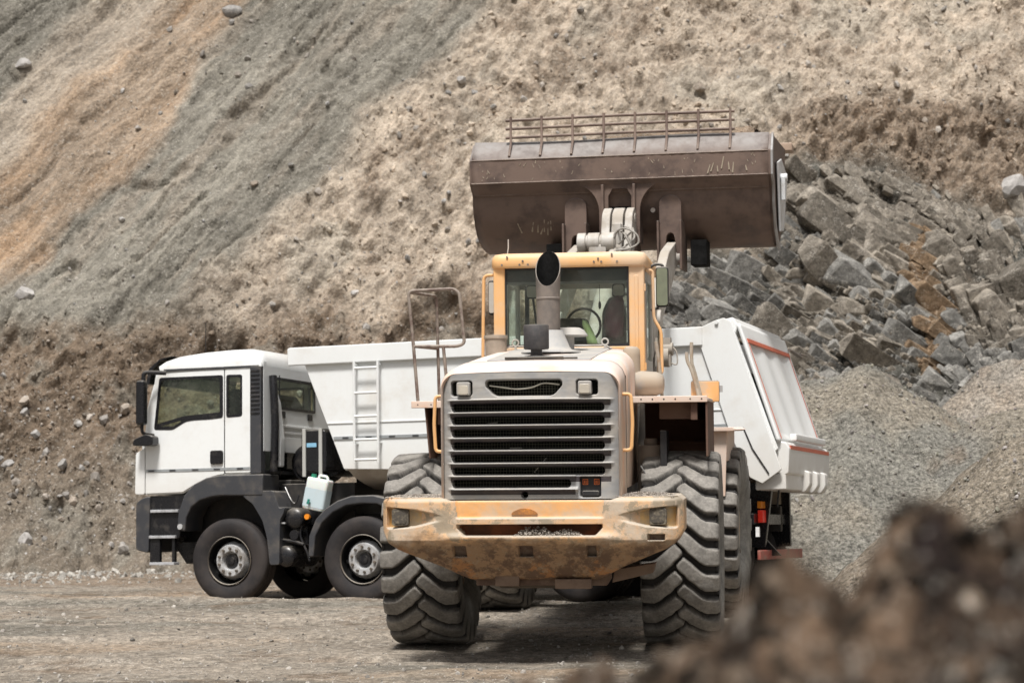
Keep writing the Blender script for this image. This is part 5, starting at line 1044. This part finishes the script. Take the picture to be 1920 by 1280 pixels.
# lower front: bumper, steps, arch
TB(MB().prism(rpoly([(-1.30, .66), (-1.12, .62), (-1.10, 1.33), (-1.22, 1.30), (-1.30, 1.24)], .04), 'y', 0, W2), 'front_bumper', M_drk, bev=.02)
TB(MB().prism(rpoly([(-1.12, .80), (-.70, .80), (-.62, 1.33), (-1.12, 1.33)], .02), 'y', .03, .35), 'step_box', M_blk2, bev=.01)
M_step = surf('step_alu', (.45, .46, .48), (.2, .2, .2), .4, 9, .4)
for z, x0, x1 in ((1.12, -1.09, -.70), (.80, -1.11, -.74), (.47, -1.10, -.75)): TB(MB().box(x0, x1, -.01, .12, z, z + .035), 'step', M_step, bev=.004)
TB(MB().box(-1.11, -.97, .02, .08, .50, .80).box(-.80, -.76, .02, .08, .50, .80).prism([(-.95, .75), (-.5, .75), (-.5, .48), (-.75, .48)], 'y', .3, 1.8), 'step_hanger', M_blk2, bev=.006)
def arch(pts_o, pts_i, y0, y1): return MB().prism(pts_o + pts_i[::-1], 'y', y0, y1)
po = [(-.70, .90), (-.685, 1.12), (-.60, 1.33), (-.47, 1.46), (-.30, 1.535), (-.12, 1.565), (.49, 1.565)]; pi_ = [(-.59, .88), (-.57, 1.05), (-.50, 1.18), (-.38, 1.26), (-.22, 1.30), (-.10, 1.31), (.48, 1.30)]
TB(arch(po, pi_, -.03, .42), 'wheel_arch', M_drk, bev=.02, ang=50)
TB(MB().cyl((-.655, -.04, .94), (-.655, -.02, .94), .035, n=18), 'arch_bolt', M_alu)
TB(MB().prism(rpoly([(.20, 1.30), (.46, 1.36), (.62, 1.36), (.70, 1.14), (.78, 1.16), (.76, 1.08), (.71, 1.0), (.70, .46), (.57, .46), (.53, .80), (.47, 1.0), (.34, 1.20)], .03), 'y', -.02, .35), 'mudguard', M_drk, bev=.02, ang=50)
po = [(1.09, .55), (1.10, .80), (1.19, 1.0), (1.32, 1.13), (1.48, 1.22), (1.66, 1.275), (1.95, 1.28), (2.20, 1.22), (2.38, 1.08), (2.5, .8), (2.52, .55)]; pi_ = [(1.16, .55), (1.19, .80), (1.28, .96), (1.42, 1.08), (1.60, 1.16), (1.80, 1.18), (2.0, 1.17), (2.2, 1.08), (2.34, .93), (2.41, .75), (2.43, .55)]
TB(arch(po, pi_, -.03, .42), 'wheel_arch', M_drk, bev=.02, ang=50)
# ---- wheels
def truck_wheel(M, front=True):
    t = empty('wheel', M, parent=truck); hw = .155
    pr = [(.30, -hw + .03), (.36, -hw), (.44, -hw - .008), (.49, -hw + .005), (.508, -hw + .025), (.515, -hw + .04), (.515, -.06), (.505, -.057), (.505, -.045), (.517, -.042), (.517, .0), (.507, .003), (.507, .015), (.517, .018), (.517, hw - .04), (.508, hw - .025), (.49, hw - .005), (.44, hw), (.36, hw), (.30, hw - .03)]
    ty = MB().lathe([(r, o) for r, o in pr], 'y', (0, 0, 0), 64).build('tyre', M_tr, t, ang=50)
    if front: pf = [(.300, -hw + .012), (.292, -hw + .004), (.284, -hw + .02), (.282, -.02), (.27, -.01), (.235, -.03), (.195, -.105), (.188, -.115), (.118, -.115), (.112, -.105), (.10, -.05), (0, -.05)]
    else: pf = [(.298, -hw + .015), (.290, -hw + .012), (.285, -hw + .03), (.275, .05), (.16, .06), (.15, -.10), (.10, -.12), (0, -.12)]
    RM = MB().mat(1).lathe(pf[:3], 'y', (0, 0, 0), 48).mat(2).lathe(pf[2:6], 'y', (0, 0, 0), 48).mat(0).lathe(pf[5:], 'y', (0, 0, 0), 48)  # recessed ring near-black: shade of the gap painted on
    m = RM.mat(1)
    for k in range(10): a = 2 * math.pi * (k + .5) / 10; m.cyl((.153 * math.cos(a), -.138, .153 * math.sin(a)), (.153 * math.cos(a), -.110, .150 * math.sin(a)), .017, n=8)
    m.mat(2)
    for k in range(10): a = 2 * math.pi * k / 10; m.cyl((.238 * math.cos(a), -.036, .238 * math.sin(a)), (.231 * math.cos(a), -.044, .231 * math.sin(a)), .026, n=14)
    rm = m.build('rim', [M_alu, M_chas, M_void], t, ang=40)
    MB().cyl((0, -.06, 0), (0, -.085, 0), .092, .075, n=28).cyl((0, -.085, 0), (0, -.10, 0), .045, n=20).build('hub', M_blk2, t); return t
tw = truck_wheel(Matrix.Translation((0, .16, .515)))
def cpw(M):
    c = tw.copy(); COL.objects.link(c); c.parent = truck; c.matrix_local = M
    for ch in tw.children:
        d = ch.copy(); COL.objects.link(d); d.parent = c
        for g in ch.children: e = g.copy(); COL.objects.link(e); e.parent = d
for s in (0, 1.79, 4.55, 5.92):
    for w_, rz in ((.16, 0), (W2 - .16, 180)):
        if s == 0 and rz == 0: continue
        cpw(Matrix.Translation((s, w_, .515)) @ Matrix.Rotation(R(rz), 4, 'Z') @ Matrix.Rotation(R(17 * s), 4, 'Y'))
        if s > 4: cpw(Matrix.Translation((s, w_ + (.34 if rz == 0 else -.34), .515)) @ Matrix.Rotation(R(rz), 4, 'Z'))
# ---- chassis
m = MB().box(-1.1, 6.55, .72, .82, .78, 1.08).box(-1.1, 6.55, 1.52, 1.62, .78, 1.08)
for s in (0, 1.79, 4.55, 5.92): m.cyl((s, .25, .515), (s, W2 - .25, .515), .08, n=14)
for s in (4.55, 5.92): m.sphere((s, W2 / 2, .52), .26, 18)
m.box(-.9, .6, .5, 1.85, .7, 1.5).box(.5, 1.5, .45, 1.9, .8, 1.45).box(2.0, 6.4, .55, 1.80, 1.08, 1.30).box(2.6, 3.9, .05, .6, .55, 1.1)
TB(m, 'chassis', surf('chassis_black', (.018, .017, .017), (.07, .06, .05), .35, 4, .6, updust=.4), bev=.01)
for s, z in ((.74, .56), (.86, 1.02)): TB(MB().cyl((s, .08, z), (s, .7, z), .13, n=28).sphere((s, .08, z), .13, 20, (1, .45, 1)), 'air_tank', M_blk2)
TB(MB().tube(catmull([(.62, .1, .80), (.70, .08, .76), (.85, .08, .74), (.98, .08, .70)]), .018).tube(catmull([(.95, .1, .95), (.93, .1, .8), (1.02, .1, .6), (1.05, .1, .5)]), .014).tube(catmull([(.9, .12, 1.3), (.86, .1, 1.2), (.8, .1, 1.25), (.7, .15, 1.4)]), .012), 'air_line', M_blk2)
TB(MB().box(.60, .66, .0, .06, .96, 1.02).box(.66, .76, .02, .05, .955, .975), 'bracket', M_alu)
TB(MB().cyl((.86, .06, .82), (.86, .14, .82), .06, n=14).box(.78, .98, .2, .4, .7, .92), 'valve_block', M_blk2)
TB(MB().cyl((.96, .3, 1.10), (.96, 1.2, 1.10), .16, n=24), 'silencer', M_blk2)
TB(MB().cyl((1.07, -.02, 1.035), (1.07, .03, 1.035), .033, n=16), 'marker_lamp', M_al)
TB(MB().cyl((.66, .9, 1.72), (.66, 1.5, 1.72), .24, n=28).cyl((.66, .88, 1.72), (.66, .9, 1.72), .19, n=28).cyl((.90, 1.0, 1.75), (.90, 1.6, 1.75), .2, n=24), 'air_filter', M_blk2)
# hydraulic tank with straps
tk = TB(MB().prism(rrect(.93, 1.27, 1.58, 2.09, .06, 6), 'y', .12, .62), 'oil_tank', M_blk2, bev=.02)
for x in (.955, 1.175): TB(MB().box(x, x + .045, .10, .125, 1.52, 2.10).box(x, x + .045, .10, .6, 2.092, 2.105), 'strap', surf('strap_white', (.42, .42, .40), (.4, .4, .35), .3, 9, .5), tk, bev=.005)
TB(MB().box(1.01, 1.14, .113, .119, 1.88, 1.93), 'tank_sticker', flat('blue_sticker', (.25, .5, .7), .4), tk)
# ---- white canister hung on the chassis (a thing of its own)
cm = TM @ Matrix.Translation((1.18, .06, 1.315)) @ Matrix.Rotation(R(12), 4, 'Y') @ Matrix.Scale(.9, 4)
cn = empty('water_canister', cm, 'white plastic water canister with green cap hung beside the truck chassis', 'canister')
m = MB().loft([[(x * k, y * k, z) for x, y in rrect(-.16, .16, -.09, .12, .04, 5)] for z, k in ((-.225, .9), (-.21, 1), (.17, 1), (.195, .96), (.20, .9))]); m.mat(1)
m.build('canister_body', [M_can, M_can], cn, bev=0, ang=50)
MB().loft([[(x, y, z) for x, y in rrect(-.163, .163, -.093, .123, .04, 5)] for z in (-.19, .06)], cap=False).build('water_level', surf('bluish_plastic', (.52, .62, .66), (.5, .55, .55), .2, 5, .4, bmp=.02), cn, ang=50)
MB().tube(fillet([(-.02, 0, .19), (-.02, 0, .245), (.10, 0, .245), (.12, 0, .19)], .03), .018, 10).build('canister_handle', M_can, cn)
MB().cyl((-.10, 0, .20), (-.10, 0, .245), .035, n=16).build('cap', flat('green_cap', (.02, .25, .15), .4), cn)
MB().cyl((-.05, -.095, -.14), (-.05, -.15, -.14), .018, n=12).box(-.065, -.035, -.14, -.12, -.15, -.09).build('tap', flat('green_tap', (.02, .2, .16), .4), cn)
# ---- tipper body
WB = 2.34
for k in (0, 1):
    y0, y1 = (0., .04) if k == 0 else (WB - .04, WB)
    sd_ = TB(MB().prism([(1.05, 2.86), (1.56, 1.60), (6.60, 1.45), (6.88, 1.70), (6.41, 3.05), (6.28, 3.05), (1.0, 3.0)], 'y', y0, y1), 'body_side', M_wht2, bev=.004)
    yo = -.055 if k == 0 else WB - .0
    TB(MB().prism([(.84, 2.872), (.83, 3.075), (.86, 3.09), (6.05, 3.10), (6.05, 2.885)], 'y', yo, yo + .055), 'top_rail', M_wht2, sd_, bev=.012)
    yo = -.035 if k == 0 else WB
    TB(MB().prism(rpoly([(6.02, 2.885), (6.02, 3.09), (6.20, 3.165), (6.30, 3.19), (6.38, 3.15), (6.92, 1.46), (6.70, 1.31), (6.56, 1.38), (6.50, 1.50), (6.33, 1.92)], .012), 'y', yo, yo + .035), 'rear_post', M_wht2, sd_, bev=.008)
    yo = -.012 if k == 0 else WB
    TB(MB().box(1.345, 6.30, yo - .0, yo + .012, 2.145, 2.162), 'weld_line', M_wht2, sd_, bev=.004)
    TB(MB().box(1.43, 6.36, yo - .002, yo + .012, 1.955, 1.99), 'side_stripe', M_gry, sd_)
    m = MB(); [m.box(1.55 + .305 * i, 1.63 + .305 * i, yo - .005, yo + .01, 1.962, 1.982) for i in range(15)]; TB(m, 'stripe_dash', M_drk, sd_)
TB(MB().cyl((6.22, -.06, 3.14), (6.22, 0, 3.14), .022, n=12), 'pivot', M_wht2)
# belly that curves in under the side, floor, front wall
for a, b_ in (((0, 1.60), (.30, 1.40)), ):
    bl_ = [(.0, 1.605), (.10, 1.50), (.30, 1.42), (.55, 1.36), (WB - .55, 1.36), (WB - .30, 1.42), (WB - .10, 1.50), (WB, 1.605), (WB - .05, 1.66), (.05, 1.66)]
    TB(MB().loft([[(1.60 + max(0, 1.6 - z) * .55, w_, z) for w_, z in bl_], [(6.55, w_, z) for w_, z in bl_]]), 'body_belly', M_tan, ang=50)
TB(MB().prism([(1.05, 2.87), (.85, 3.05), (.87, 3.07), (1.10, 2.90), (1.62, 1.60), (1.57, 1.58)], 'y', .03, WB - .03), 'front_wall', M_wht2, bev=.004)
TB(MB().prism([(1.12, 2.60), (6.4, 2.60), (6.4, 2.62), (1.12, 2.62)], 'y', .05, WB - .05), 'load_cover', M_tan)
TB(MB().cyl((1.35, WB / 2, 1.1), (1.30, WB / 2, 2.3), .13, n=20), 'tipping_ram', M_blk2)
TB(MB().box(2.6, 6.5, .60, .75, 1.10, 1.37).box(2.6, 6.5, 1.65, 1.80, 1.10, 1.37), 'sub_frame', M_tan, bev=.01)
TB(MB().prism(rpoly([(2.35, 1.40), (2.50, 1.40), (2.56, 1.25), (2.44, 1.25)], .01), 'y', .1, .3), 'support_foot', M_wht2, bev=.01)
# ladder
m = MB().cyl((1.745, -.10, 1.66), (1.745, -.10, 2.88), .017, n=10).cyl((2.055, -.10, 1.66), (2.055, -.10, 2.88), .017, n=10)
for z in (2.80, 2.50, 2.22, 1.94, 1.70): m.cyl((1.745, -.10, z), (2.055, -.10, z), .017, n=10)
for x in (1.745, 2.055):
    for z in (2.84, 1.90): m.cyl((x, -.10, z), (x, .0, z), .014, n=8)
TB(m, 'ladder', M_wht2)
# tailgate: slanted fluted sheet
nu, nv = 60, 40; Wg, Tg = np.meshgrid(np.linspace(.0, WB, nu), np.linspace(0, 1, nv)); S0 = lerp(6.41, 6.84, Tg); Z0 = lerp(3.10, 1.76, Tg)
inn = sst(.16, .24, Wg) * sst(WB - .16, WB - .24, Wg) * sst(.12, .16, Tg) * sst(.98, .93, Tg); fl = .02 * (.5 + .5 * np.cos((Wg - .1) / (WB - .2) * 2 * np.pi * 3)) * inn
off = .03 * (1 - inn) + fl; tgm = gridmesh('tailgate', S0 + off * .94, Wg, Z0 + off * .34, None, M_wht2, truck)
q_ = tgm.modifiers.new('s', 'SOLIDIFY'); q_.thickness = .04
def tgpt(w_, t, o): return (lerp(6.41, 6.84, t) + o * .94, w_, lerp(3.10, 1.76, t) + o * .34)
m = MB(); v = [tgpt(.10, .13, .085), tgpt(WB - .10, .13, .085), tgpt(WB - .10, .165, .085), tgpt(.10, .165, .085)]; m.add(v + [(a - .03, b_, c_) for a, b_, c_ in v], [(0, 1, 2, 3), (4, 5, 6, 7), (0, 1, 5, 4), (2, 3, 7, 6), (1, 2, 6, 5), (0, 3, 7, 4)]); TB(m, 'red_strip', M_red, tgm)
TB(MB().tube([tgpt(.11, .145, .075), tgpt(.11, .98, .075)], .004).tube([tgpt(WB - .11, .145, .075), tgpt(WB - .11, .98, .075)], .004), 'tailgate_edge', M_red, tgm)
TB(MB().prism(rpoly([(6.28, 3.17), (6.40, 3.20), (6.46, 3.10), (6.42, 2.98), (6.30, 3.0)], .03), 'y', .0, WB), 'tailgate_header', M_wht2, bev=.02)
TB(MB().tube([(6.55, WB - .1, 3.0), (6.58, WB + .45, 2.95), (6.56, WB + .55, 2.99)], .022).tube([(6.58, WB + .3, 2.985), (6.60, WB + .72, 2.99)], .01), 'tarp_arm', M_stk)
TB(MB().prism(rpoly([(6.80, 1.80), (6.96, 1.77), (7.0, 1.70), (6.98, 1.42), (6.90, 1.38), (6.74, 1.55)], .02), 'y', .05, WB - .02), 'tail_box', M_wht2, bev=.015)
TB(MB().box(6.975, 7.003, .12, WB - .08, 1.69, 1.735), 'red_strip', M_red)
m = MB()
for y in (.9, 1.35, 1.8): m.prism(rpoly([(6.80, 1.22), (6.98, 1.22), (7.04, 1.30), (7.04, 1.46), (6.9, 1.5), (6.80, 1.4)], .03), 'y', y, y + .16)
m.box(6.6, 6.95, .05, WB - .05, 1.24, 1.42); m.box(6.92, 7.0, .45, WB - .25, 1.80, 1.88); TB(m, 'tailgate_hinge', M_wht2, bev=.015)
TB(MB().tube([(6.50, -.038, 1.94), (6.60, -.045, 1.70), (6.78, -.045, 1.42)], .008), 'latch_rod', M_blk2)
TB(MB().tube([(6.83, .25, 1.30), (6.80, .25, 1.05)], .012), 'release_pin', M_blk2)
# rear end: lamps, underrun bar
TB(MB().prism([(6.35, 1.35), (6.7, 1.3), (6.60, .60), (6.35, .60)], 'y', .45, .52).prism([(6.35, 1.35), (6.6, 1.3), (6.60, .60), (6.35, .60)], 'y', 1.8, 1.87).box(6.40, 6.55, .15, WB - .15, .86, .98).prism([(6.1, 1.0), (6.3, 1.0), (6.75, .5), (6.6, .5)], 'y', .62, .66), 'rear_bracket', M_blk2, bev=.006)
TB(MB().box(6.56, 6.62, .30, .62, .88, 1.02), 'tail_lamp', M_rl, bev=.008); TB(MB().box(6.56, 6.615, .28, .60, 1.04, 1.12), 'turn_lamp', M_al, bev=.008)
TB(MB().box(6.60, 6.64, .06, WB - .06, .46, .57), 'underrun_bar', surf('red_bar', (.36, .08, .06), (.25, .2, .16), .4, 5, .5), bev=.01)
TB(MB().box(6.56, 6.60, .18, .22, .72, .83), 'reflector', flat('white_lamp', (.9, .9, .9), .3))
# antennas
TB(MB().tube([(-.48, .3, 3.08), (-.48, .3, 3.50)], .005), 'antenna', M_blk2)
# ================================================================== CAMERA, LIGHT
cam = bpy.data.cameras.new('camera'); co = bpy.data.objects.new('camera', cam); COL.objects.link(co); scn.camera = co
cam.sensor_width = 36; cam.lens = 3830 / 1920 * 36; cam.clip_start = .1; cam.clip_end = 3000
pitch = math.atan(161 / 3830); roll = .010
fwv = Vector((0, math.cos(pitch), math.sin(pitch))); r0 = Vector((1, 0, 0)); u0 = r0.cross(fwv)
rv = (r0 * math.cos(roll) - u0 * math.sin(roll)).normalized(); uv = rv.cross(fwv)
M = Matrix((rv, uv, -fwv)).transposed().to_4x4(); M.translation = Vector((0, 0, 1.97)); co.matrix_world = M
cam.dof.use_dof = True; cam.dof.focus_distance = 17.6; cam.dof.aperture_fstop = 3.0
SUN_EL, SUN_AZ = 64., 192.      # azimuth: direction the light comes from, clockwise from +Y
w = bpy.data.worlds.new('World'); scn.world = w; w.use_nodes = True; nt = w.node_tree; bg = nt.nodes['Background']
sk = nt.nodes.new('ShaderNodeTexSky'); sk.sky_type = 'NISHITA'; sk.sun_disc = False; sk.sun_elevation = R(SUN_EL); sk.sun_rotation = R(SUN_AZ); sk.dust_density = 6; sk.air_density = 1.2; sk.ozone_density = .6
hs = nt.nodes.new('ShaderNodeHueSaturation'); hs.inputs['Saturation'].default_value = .28; nt.links.new(sk.outputs[0], hs.inputs['Color']); nt.links.new(hs.outputs[0], bg.inputs['Color']); bg.inputs['Strength'].default_value = .086
sl = bpy.data.lights.new('sun', 'SUN'); sl.energy = 4.5; sl.angle = R(11); sl.color = (1, .965, .92); so = bpy.data.objects.new('sun', sl); COL.objects.link(so)
az, el = R(SUN_AZ), R(SUN_EL); dirv = Vector((math.sin(az) * math.cos(el), math.cos(az) * math.cos(el), math.sin(el)))
so.rotation_euler = (-dirv).to_track_quat('-Z', 'Y').to_euler()
scn.render.engine = 'CYCLES'; scn.cycles.max_bounces = 6; scn.cycles.diffuse_bounces = 3; scn.cycles.transparent_max_bounces = 12; scn.cycles.use_denoising = True
scn.cycles.use_adaptive_sampling = True
scn.view_settings.view_transform = 'Standard'; scn.view_settings.look = 'None'; scn.view_settings.exposure = 0
